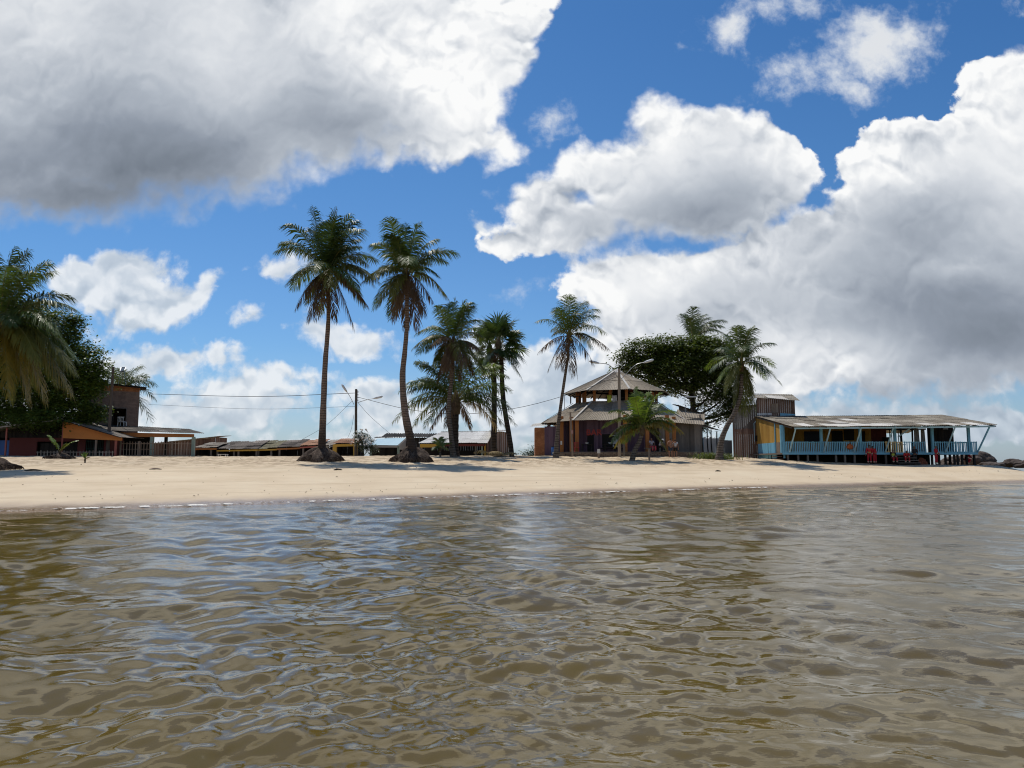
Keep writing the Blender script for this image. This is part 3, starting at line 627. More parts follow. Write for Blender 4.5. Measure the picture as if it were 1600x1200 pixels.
for k, (px, py, rx, ry, lb) in enumerate(((842, 701, 8, 10, 'tall dark bush touching the brick pillar'), (828, 708, 14, 5, 'low dark bush just clear of the brick pillar, far off'))):
    tree(lb, (px, 714), 140, [(px, 712), (px, 708)], .15, [(px, py, rx, ry), (px + 4, py + 4, rx, ry * .7)], 'leaf_bush', .4, 30 + k, .9, 'shrub', BG, cat='bush')

# ------------------------------------------------------------------ building materials
def isl(t): return t.new('ShaderNodeNewGeometry').outputs['Random Per Island']
def wood(name, c1, c2, c3, rough=.85, grain=1.0, scale=1.0):
    m, t, p, out = material(name); tc = t.new('ShaderNodeTexCoord').outputs['Object']; x, y, z = t.sep(tc); r = isl(t)
    g = t.noise(t.vec(t.mul(x, 9 * scale), t.mul(y, 9 * scale), t.add(t.mul(z, .7 * scale), t.mul(r, 40))), 1.6, 5, .65)
    k = t.noise(tc, .9, 4, .6)
    f = t.add(t.add(t.mul(r, .45), t.mul(g, .35)), t.mul(k, .25))
    col = t.ramp(f, [(.22, c1), (.52, c2), (.82, c3)])
    col = t.mix(t.smooth(t.noise(tc, 3.5, 5, .7), .58, .74, 0, .5 * grain), col, tuple(q * .45 for q in c1))
    t.l.new(col, p.inputs['Base Color']); p.inputs['Roughness'].default_value = rough; p.inputs['Specular IOR Level'].default_value = .25
    bump(t, p, g, .35, .01); return m
def roofing(name, c1, c2, c3, spot=(.05, .045, .04), spotamt=.7, rough=.9):
    m, t, p, out = material(name); tc = t.new('ShaderNodeTexCoord').outputs['Object']; r = isl(t)
    a = t.noise(tc, .55, 5, .65); b = t.noise(tc, 4.0, 5, .7); x, y, z = t.sep(tc)
    run = t.noise(t.vec(t.mul(x, 5), t.mul(y, .5), t.mul(z, .5)), 1.4, 4, .6)
    f = t.add(t.add(t.mul(r, .5), t.mul(a, .35)), t.mul(run, .25))
    col = t.ramp(f, [(.25, c1), (.55, c2), (.85, c3)])
    col = t.mix(t.smooth(b, .46, .66, 0, spotamt), col, spot)
    t.l.new(col, p.inputs['Base Color']); p.inputs['Roughness'].default_value = rough; p.inputs['Specular IOR Level'].default_value = .25
    return m
def paint(name, c, dirt=.35, rough=.6, dcol=None, var=.25):
    m, t, p, out = material(name); tc = t.new('ShaderNodeTexCoord').outputs['Object']; r = isl(t)
    a = t.noise(tc, 1.2, 5, .65); b = t.noise(tc, 7.0, 4, .7)
    col = t.mix(t.mul(t.add(t.mul(r, .6), t.mul(a, .5)), var * 2), tuple(min(1, q * 1.12) for q in c), tuple(q * .68 for q in c))
    col = t.mix(t.smooth(t.add(t.mul(b, .5), t.mul(a, .5)), .52, .66, 0, dirt), col, dcol or tuple(q * .35 + .02 for q in c))
    t.l.new(col, p.inputs['Base Color']); p.inputs['Roughness'].default_value = rough; p.inputs['Specular IOR Level'].default_value = .3; return m
def brick(name, c1, c2, mortar, sc=1.0, orange=None):
    m, t, p, out = material(name); tc = t.new('ShaderNodeTexCoord').outputs['Object']; x, y, z = t.sep(tc)
    b = t.new('ShaderNodeTexBrick'); t.l.new(t.vec(t.add(x, y), z, 0.0), b.inputs['Vector']); b.inputs['Scale'].default_value = 2.2 * sc
    for i, c in (('Color1', c1), ('Color2', c2), ('Mortar', mortar)): b.inputs[i].default_value = (*c, 1)
    b.inputs['Mortar Size'].default_value = .028; b.inputs['Brick Width'].default_value = .5; b.inputs['Row Height'].default_value = .22
    n = t.noise(tc, 1.5, 5, .7); col = t.mix(t.smooth(n, .4, .68, 0, .55), b.outputs[0], tuple(q * .5 for q in c1))
    t.l.new(col, p.inputs['Base Color']); p.inputs['Roughness'].default_value = .92; bump(t, p, b.outputs[1], -.5, .02); return m
def plain(name, c, rough=.6, metal=0, spec=.3):
    m, t, p, out = material(name); tc = t.new('ShaderNodeTexCoord').outputs['Object']
    a = t.noise(tc, 5, 4, .6); t.l.new(t.mix(a, tuple(q * .8 for q in c), tuple(min(1, q * 1.2) for q in c)), p.inputs['Base Color'])
    p.inputs['Roughness'].default_value = rough; p.inputs['Metallic'].default_value = metal; p.inputs['Specular IOR Level'].default_value = spec; return m
M['wood_brown'] = wood("weathered_brown_planks", (.095, .054, .038), (.185, .11, .08), (.29, .19, .145))
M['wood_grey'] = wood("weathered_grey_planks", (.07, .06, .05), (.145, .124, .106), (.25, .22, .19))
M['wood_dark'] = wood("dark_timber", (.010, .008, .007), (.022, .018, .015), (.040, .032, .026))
M['wood_pale'] = wood("pale_pickets", (.13, .095, .07), (.24, .18, .135), (.36, .29, .23))
M['wood_orange'] = wood("orange_posts", (.22, .085, .028), (.36, .14, .045), (.46, .21, .08))
M['purple'] = wood("purple_planks", (.07, .042, .066), (.13, .08, .115), (.18, .118, .155))
M['yellow_wall'] = wood("ochre_planks", (.30, .155, .025), (.44, .245, .045), (.52, .31, .07), .7, .5)
M['blue_paint'] = paint("light_blue_paint", (.18, .44, .60), .25)
M['blue_pale'] = paint("pale_blue_paint", (.36, .55, .63), .3)
M['green_pale'] = paint("faded_green_paint", (.26, .33, .27), .4)
M['maroon'] = paint("maroon_plaster", (.135, .035, .030), .4, .85)
M['orange'] = paint("orange_plaster", (.58, .21, .055), .22, .8, (.16, .07, .03))
M['red_paint'] = paint("faded_red_paint", (.38, .11, .08), .3)
M['yellow_paint'] = paint("yellow_paint", (.52, .31, .05), .3)
M['cream_paint'] = paint("cream_pickets", (.62, .47, .22), .25)
M['white_paint'] = paint("dirty_white_paint", (.62, .62, .60), .3)
M['concrete'] = paint("grey_concrete", (.34, .32, .29), .4, .9)
M['roof_grey'] = roofing("fibre_cement_roof", (.19, .155, .12), (.32, .275, .22), (.46, .41, .34))
M['roof_deck'] = roofing("lichen_roof", (.15, .125, .095), (.25, .215, .165), (.36, .32, .255), (.045, .039, .031), .8)
M['roof_dim'] = roofing('dim_porch_roof', (.07, .06, .05), (.12, .105, .09), (.21, .185, .155))
M['roof_light'] = roofing("pale_roof_sheets", (.40, .37, .33), (.52, .49, .44), (.62, .59, .54), (.22, .20, .17), .35)
M['roof_bar'] = roofing("thatch_grey_roof", (.25, .205, .15), (.35, .295, .225), (.46, .395, .31), (.12, .10, .075), .5)
M['roof_stall'] = roofing("patched_stall_roof", (.065, .05, .04), (.17, .14, .115), (.36, .31, .26))
M['roof_olive'] = roofing("olive_stall_roof", (.13, .115, .065), (.21, .185, .11), (.30, .26, .18))
M['roof_rust'] = roofing("rusty_tile_roof", (.22, .11, .06), (.36, .19, .11), (.50, .30, .19), (.10, .05, .03), .5)
M['roof_blue'] = roofing("light_blue_sheet", (.30, .46, .53), (.36, .52, .58), (.42, .58, .63), (.24, .36, .42), .3, .45)
M['roof_white'] = roofing("white_sheet_roof", (.58, .56, .52), (.70, .68, .64), (.80, .78, .74), (.22, .19, .16), .35, .7)
M['roof_black'] = roofing("dark_corrugated", (.022, .02, .018), (.04, .036, .033), (.07, .06, .055))
M['brick_grey'] = brick("brown_block_wall", (.23, .15, .115), (.30, .20, .155), (.24, .19, .155), .8)
M['brick_orange'] = brick("orange_brick", (.42, .145, .05), (.54, .22, .085), (.26, .15, .09), 1.3)
M['stone'] = brick("rough_stone", (.14, .10, .075), (.22, .17, .13), (.05, .04, .03), .7)
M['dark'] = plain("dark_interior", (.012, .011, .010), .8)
M['darkblue'] = plain("dark_blue_shutter", (.018, .024, .035), .6)
M['greenlattice'] = plain("dark_green_lattice", (.015, .035, .028), .7)
M['metal'] = plain("grey_metal", (.30, .31, .32), .4, .6)
M['lampwhite'] = plain("lamp_housing", (.60, .62, .64), .4)
M['panel'] = plain("floodlight_glass", (.10, .115, .13), .2)
M['wire'] = plain("black_cable", (.02, .02, .022), .6)
M['pole_wood'] = wood("pole_timber", (.045, .035, .028), (.085, .068, .055), (.14, .115, .095))
M['pole_pale'] = wood("pale_pole", (.20, .155, .11), (.30, .235, .175), (.38, .31, .24))
M['bluetarp'] = paint("blue_tarp", (.05, .13, .36), .2, .5)
M['white_plastic'] = plain("white_plastic", (.68, .68, .66), .4)

def X_(px, Y): return at(px, 700, Y).x
def Z_(py, Y): return at(800, py, Y).z

def sheets(mb, a, b, c, d, sw=1.0, sl=1.8, period=.18, amp=.022, jit=.03, rr=None, mi=lambda i, j, ni, nj: 0, sub=6, th=.012):
    """roof of overlapping corrugated sheets: a-b the eave, d-c the ridge"""
    a, b, c, d = map(Vector, (a, b, c, d)); rr = rr or random.Random(3)
    ni = max(1, round((b - a).length / sw)); nj = max(1, round((d - a).length / sl)); N = (b - a).cross(d - a).normalized()
    if N.z < 0: N = -N
    def pt(u, v): return a.lerp(b, u).lerp(d.lerp(c, u), v)
    for i in range(ni):
        for j in range(nj):
            u0, u1 = i / ni - .004, (i + 1) / ni + .004; v0 = j / nj - (.05 / nj if j else 0) + rr.uniform(-jit, jit) * .5 / nj; v1 = (j + 1) / nj + .05 / nj
            if j == nj - 1: v1 = 1 + rr.uniform(0, jit) / nj
            lift = .012 * (j % 2) + .006 * (i % 2) + rr.uniform(0, jit) * .4
            w = (b - a).length * (u1 - u0); k = max(2, int(w / period * sub)) if period else 2
            k = min(k, 60); b0 = len(mb.v)
            for s_ in (0, -1):
                for v, e in ((v0, .015), (v1, -.005)):
                    for q in range(k + 1):
                        u = lerp(u0, u1, q / k); o = amp * math.sin(2 * math.pi * w * (q / k) / period) if period else 0
                        mb.v.append(tuple(pt(u, v) + N * (o + lift + e + s_ * th)))
            n = k + 1; mm = mi(i, j, ni, nj)
            for q in range(k):
                mb.f.append((b0 + q, b0 + q + 1, b0 + n + q + 1, b0 + n + q)); mb.f.append((b0 + 2 * n + q, b0 + 3 * n + q, b0 + 3 * n + q + 1, b0 + 2 * n + q + 1))
                mb.f.append((b0 + q, b0 + 2 * n + q, b0 + 2 * n + q + 1, b0 + q + 1)); mb.f.append((b0 + n + q, b0 + n + q + 1, b0 + 3 * n + q + 1, b0 + 3 * n + q)); mb.mi += [mm] * 4
            mb.f.append((b0, b0 + n, b0 + 3 * n, b0 + 2 * n)); mb.f.append((b0 + k, b0 + 2 * n + k, b0 + 3 * n + k, b0 + n + k)); mb.mi += [mm] * 2
def planks(mb, p0, p1, z0, z1, w=.16, th=.025, rr=None, mi=0, gap=.006, zt=None, rag=.0):
    """upright boards from p0 to p1 (x, y); zt(f) gives the top"""
    rr = rr or random.Random(5); p0 = Vector((*p0, 0)); p1 = Vector((*p1, 0)); L = (p1 - p0).length; n = max(1, round(L / w)); d = (p1 - p0) / L; nn = Vector((d.y, -d.x, 0))
    for i in range(n):
        s0, s1 = i * L / n + gap / 2, (i + 1) * L / n - gap / 2; a = p0 + d * s0; b = p0 + d * s1; o = rr.uniform(-.008, .008)
        ta = zt(s0 / L) if zt else z1; tb = zt(s1 / L) if zt else z1; r_ = rr.uniform(-rag, rag); zb = z0 + rr.uniform(-rag, rag) * .6
        f0 = nn * (th / 2 + o); f1 = nn * (-th / 2 + o)
        A0, B0, C0, D0 = a + f0, b + f0, b + f1, a + f1
        mb.hexa([(q.x, q.y, zb) for q in (A0, B0, C0, D0)] + [(A0.x, A0.y, ta + r_), (B0.x, B0.y, tb + r_), (C0.x, C0.y, tb + r_), (D0.x, D0.y, ta + r_)], mi)
def pickets(mb, p0, p1, z0, z1, step=.14, w=.06, th=.02, rails=(.15, .85), rr=None, mi=0, rag=.03, lean=.0, railw=.06):
    rr = rr or random.Random(9); p0 = Vector((*p0, 0)); p1 = Vector((*p1, 0)); L = (p1 - p0).length; n = max(2, int(L / step)); d = (p1 - p0) / L; nn = Vector((d.y, -d.x, 0))
    for i in range(n):
        c = p0 + d * ((i + .5) * L / n); o = nn * .025; l = rr.uniform(-lean, lean)
        mb.beam((c.x + o.x, c.y + o.y, z0 + rr.uniform(-.02, .02)), (c.x + o.x + l * d.x, c.y + o.y + l * d.y, z1 + rr.uniform(-rag, rag)), w * rr.uniform(.8, 1.15), th, mi, (nn.x, nn.y, 0))
    for f in rails:
        z = lerp(z0, z1, f); mb.beam((p0.x, p0.y, z), (p1.x, p1.y, z), .03, railw, mi)
class Thing:
    def __init__(s, name, org, label, cat, group=None):
        s.org = tuple(org); s.o = empty(name, org, label, cat, group)
    def part(s, name, mb, mat, parent=None, smooth=False, label=None):
        o = mb.build(name, mat if isinstance(mat, (list, tuple)) else M[mat] if isinstance(mat, str) else mat, parent or s.o, smooth, s.org if parent is None or True else None)
        if label: o['label'] = label
        return o
def one(fn, *a, **k):
    mb = MB(); getattr(mb, fn)(*a, **k); return mb
def fn_mb(fn, *a, **k):
    mb = MB(); fn(mb, *a, **k); return mb

# ------------------------------------------------------------------ house with the orange gable
def orange_house():
    Y = 72.0; g = 2.05
    xl, xp, xr = X_(-70, Y), X_(97, Y), X_(192, Y)
    T = Thing('gabled_house', (xp, Y, g), 'low maroon house with an orange front gable under the mango tree', 'house')
    zl, zp, zr = Z_(676, Y), Z_(655.5, Y), Z_(683, Y)
    zlo = Z_(667.5, Y) - (Z_(655.5, Y) - Z_(667.5, Y)) * .72
    D = 4.0
    mb = MB(); yf = Y - .55
    sheets(mb, (xp, yf, zp), (xp, Y + D, zp), (xr, Y + D, zr), (xr, yf, zr), 1.0, 1.8, .18, .02); sheets(mb, (xp, Y + D, zp), (xp, yf, zp), (xl, yf, zlo), (xl, Y + D, zlo), 1.0, 1.8, .18, .02)
    T.part('roof', mb, 'roof_grey')
    T.part('barge_board', one('beam', (xp, yf - .03, zp - .06), (xr + .05, yf - .03, zr - .07), .05, .14, 0, (0, 1, 0)), 'wood_dark')
    T.part('barge_board', one('beam', (xp, yf - .03, zp - .06), (xl, yf - .03, zlo - .07), .05, .14, 0, (0, 1, 0)), 'roof_light', label='barge board coloured pale as if sunlit')  # sunlight along this roof edge is put into the board's pale colour
    # orange half gable: a thick plastered slab
    zb0, zb1 = Z_(684.5, Y), Z_(688.5, Y); x0, x1 = X_(97, Y), X_(189, Y)
    mb = MB(); mb.hexa([(x0, Y, zb0), (x1, Y, zb1), (x1, Y + .16, zb1), (x0, Y + .16, zb0), (x0, Y, zp - .18), (x1, Y, zr - .04), (x1, Y + .16, zr - .04), (x0, Y + .16, zp - .18)])
    T.part('gable', mb, 'orange')
    # walls
    yw = Y + 1.6
    def wallx(px): return X_(px, yw)
    zt = Z_(683, yw)
    mb = MB()
    for a, b in ((-80, -8), (14, 57), (121, 133), (162, 170)): mb.box(wallx(a), wallx(b), yw, yw + .15, g - .3, zt)
    mb.box(wallx(-80), wallx(170), yw, yw + .15, zt, Z_(676, yw)); mb.box(wallx(57), wallx(121), yw + .003, yw + .147, Z_(690, yw), zt - .003)
    mb.box(wallx(-80) - .15, wallx(-80), yw, Y + D, g - .3, zt); mb.box(wallx(170), wallx(170) + .15, yw, Y + D, g - .3, zt)
    T.part('wall', mb, 'maroon')
    T.part('gable_shadow_boards', fn_mb(planks, (X_(-60, yw), yw - .1), (X_(97, yw), yw - .1), Z_(684, yw), 0, .2, zt=lambda f: lerp(zlo - .35, zp - .3, f)), 'wood_dark')  # dark boards stand in for the shadow inside the open half gable
    T.part('back_wall', one('box', wallx(-80), wallx(170), Y + D - .2, Y + D - .05, g - .3, zt + .3), 'wood_dark')
    T.part('door', one('box', wallx(-6), wallx(12), yw + .3, yw + .36, g - .2, Z_(688, yw)), 'bluetarp', label='blue door left ajar')
    T.part('window', fn_mb(pickets, (wallx(134), yw + .02), (wallx(161), yw + .02), g, Z_(687, yw), .16, .05, .02, (.1, .5, .9)), 'greenlattice')
    T.part('shutter', fn_mb(planks, (wallx(60), yw + .3), (wallx(118), yw + .3), g - .2, Z_(692, yw), .2), 'wood_dark')
    for px, m_, w in ((8, 'red_paint', .13), (149, 'wood_pale', .17), (180, 'red_paint', .19), (96, 'red_paint', .1)):
        x = X_(px, Y); top = zlo + (zp - zlo) * (x - xl) / (xp - xl) - .1 if px < 97 else Z_(687.5, Y)
        T.part('post', one('box', x - w / 2, x + w / 2, Y + .02, Y + .14, g - .4, top), m_)
    F = Thing('picket_fence', (X_(110, 70.5), 70.5, g), 'low pale picket fence in front of the maroon house', 'fence')
    F.part('picket_panel', fn_mb(pickets, (X_(57, 70.5), 70.5), (X_(179, 70.5), 70.5), 1.85, Z_(704.5, 70.5), .29, .085, .02, (.35, .85), rag=.06), 'wood_pale')
    for px in (64, 100, 140): F.part('post', one('box', X_(px, 70.6) - .05, X_(px, 70.6) + .05, 70.6, 70.7, 1.7, Z_(704, 70.5)), 'wood_pale')
orange_house()

# ------------------------------------------------------------------ two-storey brick house with porch
def brick_house():
    Y = 81.0; g = 2.0; x1 = at(214, 700, Y).x; zt = Z_(605, Y); D = 7; TH2 = R(26.3)
    def X_(px, Yq):                                    # along the turned front wall
        q = (px - 800) / F; return x1 + (Y * q - x1) / (math.cos(TH2) - q * math.sin(TH2))
    x0 = X_(126, Y)
    T = Thing('brick_house', (x1, Y, g), 'two storey bare brick house with a dark open upper window', 'house'); T.o.rotation_euler = (0, 0, TH2)
    wx0, wx1, wz0, wz1 = X_(168, Y), X_(196, Y), Z_(666, Y), Z_(639, Y); oz = Z_(612.5, Y)
    mb = MB()
    mb.box(x0, wx0, Y, Y + .2, g, oz); mb.box(wx1, x1, Y, Y + .2, g, oz); mb.box(wx0, wx1, Y, Y + .2, wz1, oz); mb.box(wx0, wx1, Y, Y + .2, g, wz0)
    mb.box(x0, x0 + .2, Y + .2, Y + D, g, oz); mb.box(x1 - .2, x1, Y + .2, Y + D, g, oz); mb.box(x0 + .2, x1 - .2, Y + D - .2, Y + D, g, oz)
    T.part('wall', mb, 'brick_grey')
    mb = MB(); mb.hexa([(x0, Y - .003, oz), (x1, Y - .003, oz), (x1, Y + D, oz), (x0, Y + D, oz), (x0, Y - .003, zt + .25), (x1, Y - .003, zt), (x1, Y + D, zt), (x0, Y + D, zt + .25)])
    T.part('top_course', mb, 'brick_orange', label='orange band of bricks under the roof')
    mb = MB(); a, b = X_(120, Y), X_(226, Y); za, zb = Z_(599, Y), Z_(605.5, Y)
    sheets(mb, (a, Y - .6, za), (b, Y - .6, zb), (b, Y + D + .4, zb + .3), (a, Y + D + .4, za + .3), 1.1, 2, .18, .02); mb.beam((a, Y - .5, za - .1), (b, Y - .5, zb - .1), .08, .12)
    T.part('roof', mb, 'wood_dark')
    w = MB(); w.box(wx0 - .08, wx0, Y - .04, Y + .1, wz0, wz1 + .08); w.box(wx1, wx1 + .08, Y - .04, Y + .1, wz0, wz1 + .08); w.box(wx0, wx1, Y - .04, Y + .1, wz1, wz1 + .08)
    win = T.part('window', w, 'wood_grey')
    T.part('shutter', one('box', wx0, wx0 + .55, Y + .25, Y + .3, wz0, wz1), 'wood_dark', win)
    T.part('floor', one('box', x0 + .2, x1 - .2, Y + .2, Y + D - .2, wz0 - .2, wz0 - .02), 'concrete')
brick_house()
def porch():
    g = 2.0
    T = Thing('open_porch', (X_(236, 75), 75, g), 'open porch of sheet roofing and ochre beam in front of the brick house', 'porch')
    # porch
    yf, yb = 74.2, 79.2
    A, B = Vector((X_(150, yf), yf, Z_(672.5, yf))), Vector((X_(318, yf), yf, Z_(677.5, yf))); Cc, Dd = Vector((X_(292, yb), yb, Z_(670.5, yb))), Vector((X_(140, yb), yb, Z_(663, yb)))
    T.part('porch_roof', fn_mb(sheets, A, B, Cc, Dd, 1.05, 1.7, .18, .022, .06), 'roof_dim')
    bz0, bz1 = Z_(682.5, yf + .5), Z_(675, yf + .5); bx0, bx1 = X_(172, yf + .5), X_(302, yf + .5); bz2 = Z_(678, yf + .5)
    T.part('porch_beam', one('hexa', [(bx0, yf + .45, bz0), (bx1, yf + .45, bz0 - .05), (bx1, yf + .6, bz0 - .05), (bx0, yf + .6, bz0), (bx0, yf + .45, bz1 - .02), (bx1, yf + .45, bz2 - .02), (bx1, yf + .6, bz2 - .02), (bx0, yf + .6, bz1 - .02)]), 'wood_orange', label='ochre beam along the porch front')
    for px, yy, w_ in ((236, yf + .4, .30), (301, yf + .4, .27), (258, yf + 4, .26), (205, yf + 5, .2)):
        x = X_(px, yy); T.part('porch_post', one('box', x - w_ / 2, x + w_ / 2, yy, yy + w_, g - .4, Z_(682.5, yy) + (.2 if yy > 76 else 0)), 'green_pale' if yy < 76 else 'wood_dark')
    T.part('porch_back', fn_mb(planks, (X_(190, 78.5), 78.5), (X_(240, 78.5), 78.5), g - .3, Z_(680, 78.5), .2), 'wood_dark')
    F = Thing('picket_fence', (X_(240, 74), 74.0, g), 'tall gappy picket fence closing the porch of the brick house', 'fence')
    F.part('picket_panel', fn_mb(pickets, (X_(187, 74), 74), (X_(299, 74), 74), 1.9, Z_(690, 74), .27, .075, .02, (.18, .55, .88), rag=.07, lean=.03), 'wood_pale')
    for px in (188, 218, 268): F.part('post', one('box', X_(px, 74.1) - .05, X_(px, 74.1) + .05, 74.06, 74.16, 1.6, Z_(689, 74)), 'wood_pale')
    c = Thing('plastic_chair', (X_(189, 78.6), 78.6, Z_(666, 78.6)), 'white plastic chair standing before the dark upper window', 'chair')
    cx = X_(189, 78.6); z = Z_(666, 78.6); 
    for sx in (-.33, .33):
        for yy in (78.3, 78.8): c.part('leg', one('beam', (cx + sx, yy, z - .2), (cx + sx * .9, yy, z + .45), .06), 'white_plastic')
    c.part('seat', one('box', cx - .33, cx + .33, 78.28, 78.8, z + .42, z + .47), 'white_plastic'); c.part('backrest', fn_mb(pickets, (cx - .34, 78.25), (cx + .34, 78.25), z + .45, z + .95, .12, .05, .02, (.95,), railw=.09), 'white_plastic')
    # floodlight on the roof
    zt = Z_(605, 81); f = Thing('floodlight', (X_(190, 83), 83, zt), 'square floodlight on thin legs above the brick house roof', 'lamp')
    a = at(192, 578, 83)
    for px in (184, 190, 196): f.part('leg', one('tube', [at(px, 604, 83 + (px == 190) * .8), a + Vector(((px - 191) * .03, 0, 0))], .025, 5), 'metal')
    mb = MB(); q = [at(187.5, 579.5, 82.7), at(194.5, 579.5, 82.7), at(196.5, 574, 83.4), at(189.5, 574, 83.4)]; mb.hexa([v - Vector((0, 0, .1)) for v in q] + q); f.part('lamp_head', mb, 'panel')
    mb = MB(); qq = [v + Vector((0, 0, .012)) for v in q]; 
    for i in range(4): mb.beam(qq[i], qq[(i + 1) % 4], .07, .04)
    f.part('frame', mb, 'lampwhite')
porch()
def wooden_pole():
    Y = 72.8; a = at(177, 573, Y); T = Thing('wooden_pole', (a.x, Y, 2.0), 'bare timber pole between the orange gable and the brick house', 'pole')
    T.part('pole', one('tube', [(a.x - .12, Y, 1.7), (a.x - .06, Y, 5), a], [.17, .15, .11], 8, 0, True), 'pole_wood')
wooden_pole()

def low_shack():
    Y = 88.0; T = Thing('low_shack', (X_(300, Y), Y, 1.2), 'low plank shack with a tilted grey roof beside the brick house porch', 'shack')
    A, B = Vector((X_(230, Y), Y - .3, Z_(694, Y))), Vector((X_(342, Y), Y - .3, Z_(682, Y)))
    T.part('roof', fn_mb(sheets, A, B, B + Vector((0, 4, .2)), A + Vector((0, 4, .2)), 1.1, 2, .18, .02), 'roof_grey')
    x0, x1 = X_(232, Y), X_(336, Y); 
    T.part('wall', fn_mb(planks, (x0, Y), (x1, Y), 1.0, 0, .18, zt=lambda f: lerp(A.z, B.z - .1, f) - .03), 'wood_brown')
    T.part('side_wall', fn_mb(planks, (x1, Y + .05), (x1, Y + 3.6), 1.0, B.z - .06, .18), 'wood_brown')
low_shack()

# ------------------------------------------------------------------ row of stalls
def stall(px0, px1, e0, e1, t0, t1, Y, depth, roofm, beamm, label, posts, seed, back='wood_dark', sw=.9, beamh=.16, frame=None):
    rr = random.Random(seed); g = 1.0; x0, x1 = X_(px0, Y), X_(px1, Y); T = Thing('market_stall', ((x0 + x1) / 2, Y, g), label, 'stall', 'stalls in the low row')
    A, B = at(px0, e0, Y), at(px1, e1, Y); yb = Y + depth; Cc, Dd = Vector((x1, yb, Z_(t1, yb))), Vector((x0, yb, Z_(t0, yb)))
    T.part('roof', fn_mb(sheets, A, B, Cc, Dd, sw, 1.6, .18, .02, .22, rr), roofm)
    dz = Vector((0, .12, -.05 - beamh / 2)); T.part('beam', one('beam', A + dz, B + dz, .08, beamh), beamm)
    for px in posts:
        x = X_(px, Y + .25); w = .09 if not frame else .2
        T.part('post', one('box', x - w, x + w, Y + .2, Y + .2 + w * 1.6, g - .5, Z_(lerp(e0, e1, (px - px0) / (px1 - px0)), Y) - .1), frame or 'wood_grey')
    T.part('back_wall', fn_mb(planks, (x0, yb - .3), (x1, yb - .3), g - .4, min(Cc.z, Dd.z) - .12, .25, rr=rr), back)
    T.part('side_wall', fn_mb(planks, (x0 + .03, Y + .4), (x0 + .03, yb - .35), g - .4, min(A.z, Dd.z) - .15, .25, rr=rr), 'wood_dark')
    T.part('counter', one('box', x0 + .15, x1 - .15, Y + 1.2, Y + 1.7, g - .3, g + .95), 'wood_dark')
    return T
stall(303, 338, 700, 699.5, 692.5, 691, 82, 4, 'roof_grey', 'wood_orange', 'grey roofed stall at the end of the row nearest the porch', (330,), 1)
stall(338, 368, 702.5, 702, 691, 690, 82.4, 4.2, 'roof_stall', 'yellow_paint', 'stall with ochre beam and very dark roof sheets, second from the porch', (340, 366), 2)
stall(368, 402, 702, 701.5, 690, 689, 82, 4, 'roof_stall', 'yellow_paint', 'stall with mottled dark roof between the ochre beamed stalls', (373, 401), 3)
stall(402, 432, 701.5, 700.5, 689.5, 688, 82.3, 4, 'roof_olive', 'yellow_paint', 'stall under an olive coloured sheet roof in the low row', (404, 424), 4)
stall(432, 468, 700, 698.5, 688.5, 687.5, 82, 4, 'roof_stall', 'wood_orange', 'stall with black and grey patched sheets left of the rusty roof', (437,), 5)
stall(468, 503, 697.5, 695.5, 688, 687, 81.6, 3.6, 'roof_rust', 'red_paint', 'stall with rusty reddish roof and red beam behind the tallest palm trunk', (474, 500), 6)
stall(503, 522, 696, 695, 687.5, 686.5, 82, 4, 'roof_grey', 'concrete', 'narrow grey roofed stall squeezed beside the yellow framed stall', (512,), 7)
stall(520, 557, 693.5, 692.5, 686.5, 686, 80.5, 4, 'roof_rust', 'yellow_paint', 'stall with a bright yellow frame and orange tile roof by the utility pole', (523, 555), 8, frame='yellow_paint', beamh=.26)
def table_():
    a = at(348, 713, 79.5); T = Thing('plastic_table', (a.x, 79.5, 1.6), 'small white plastic table in the sand before the ochre beamed stall', 'table')
    z = Z_(709.5, 79.5); T.part('tabletop', one('box', a.x - .45, a.x + .45, 79.2, 79.9, z - .05, z), 'white_plastic')
    for sx in (-.38, .38):
        for yy in (79.25, 79.8): T.part('leg', one('box', a.x + sx - .04, a.x + sx + .04, yy, yy + .07, 1.5, z - .05), 'white_plastic')
table_()
def blue_stall():
    Y = 78.0; T = Thing('market_stall', (X_(600, Y), Y, 1.9), 'stall under a flat sky blue sheet roof left of the bowed palm', 'stall', 'stalls in the low row')
    A, B, yb = at(576, 695.5, Y), at(621, 696, Y), Y + 4.2; Cc, Dd = at(634, 684, yb), at(590, 685, yb)
    T.part('roof', fn_mb(sheets, A, B, Cc, Dd, 1.05, 5, 0, 0, .0), 'roof_blue')
    T.part('beam', one('beam', A + Vector((0, .05, -.12)), B + Vector((0, .05, -.12)), .08, .2), 'concrete')
    mb = MB(); q = B + Vector((.03, .1, -.05)); mb.hexa([q + Vector((0, 0, -.35)), q + Vector((.06, 0, -.35)), (Cc.x + .09, yb, q.z - .35), (Cc.x + .03, yb, q.z - .35), q, q + Vector((.06, 0, 0)), (Cc.x + .09, yb, Cc.z - .05), (Cc.x + .03, yb, Cc.z - .05)])
    T.part('gable', mb, 'concrete')
    for px in (579, 622): T.part('post', one('box', X_(px, Y) - .11, X_(px, Y) + .11, Y + .1, Y + .3, 1.5, B.z - .1), 'green_pale')
    T.part('back_wall', fn_mb(planks, (X_(580, yb), yb - .2), (X_(640, yb), yb - .2), 1.2, Cc.z - .3, .25), 'wood_dark')
    T.part('counter', fn_mb(planks, (X_(582, Y + 1), Y + 1), (X_(620, Y + 1), Y + 1), 1.4, 3.0, .3), 'wood_dark')
blue_stall()
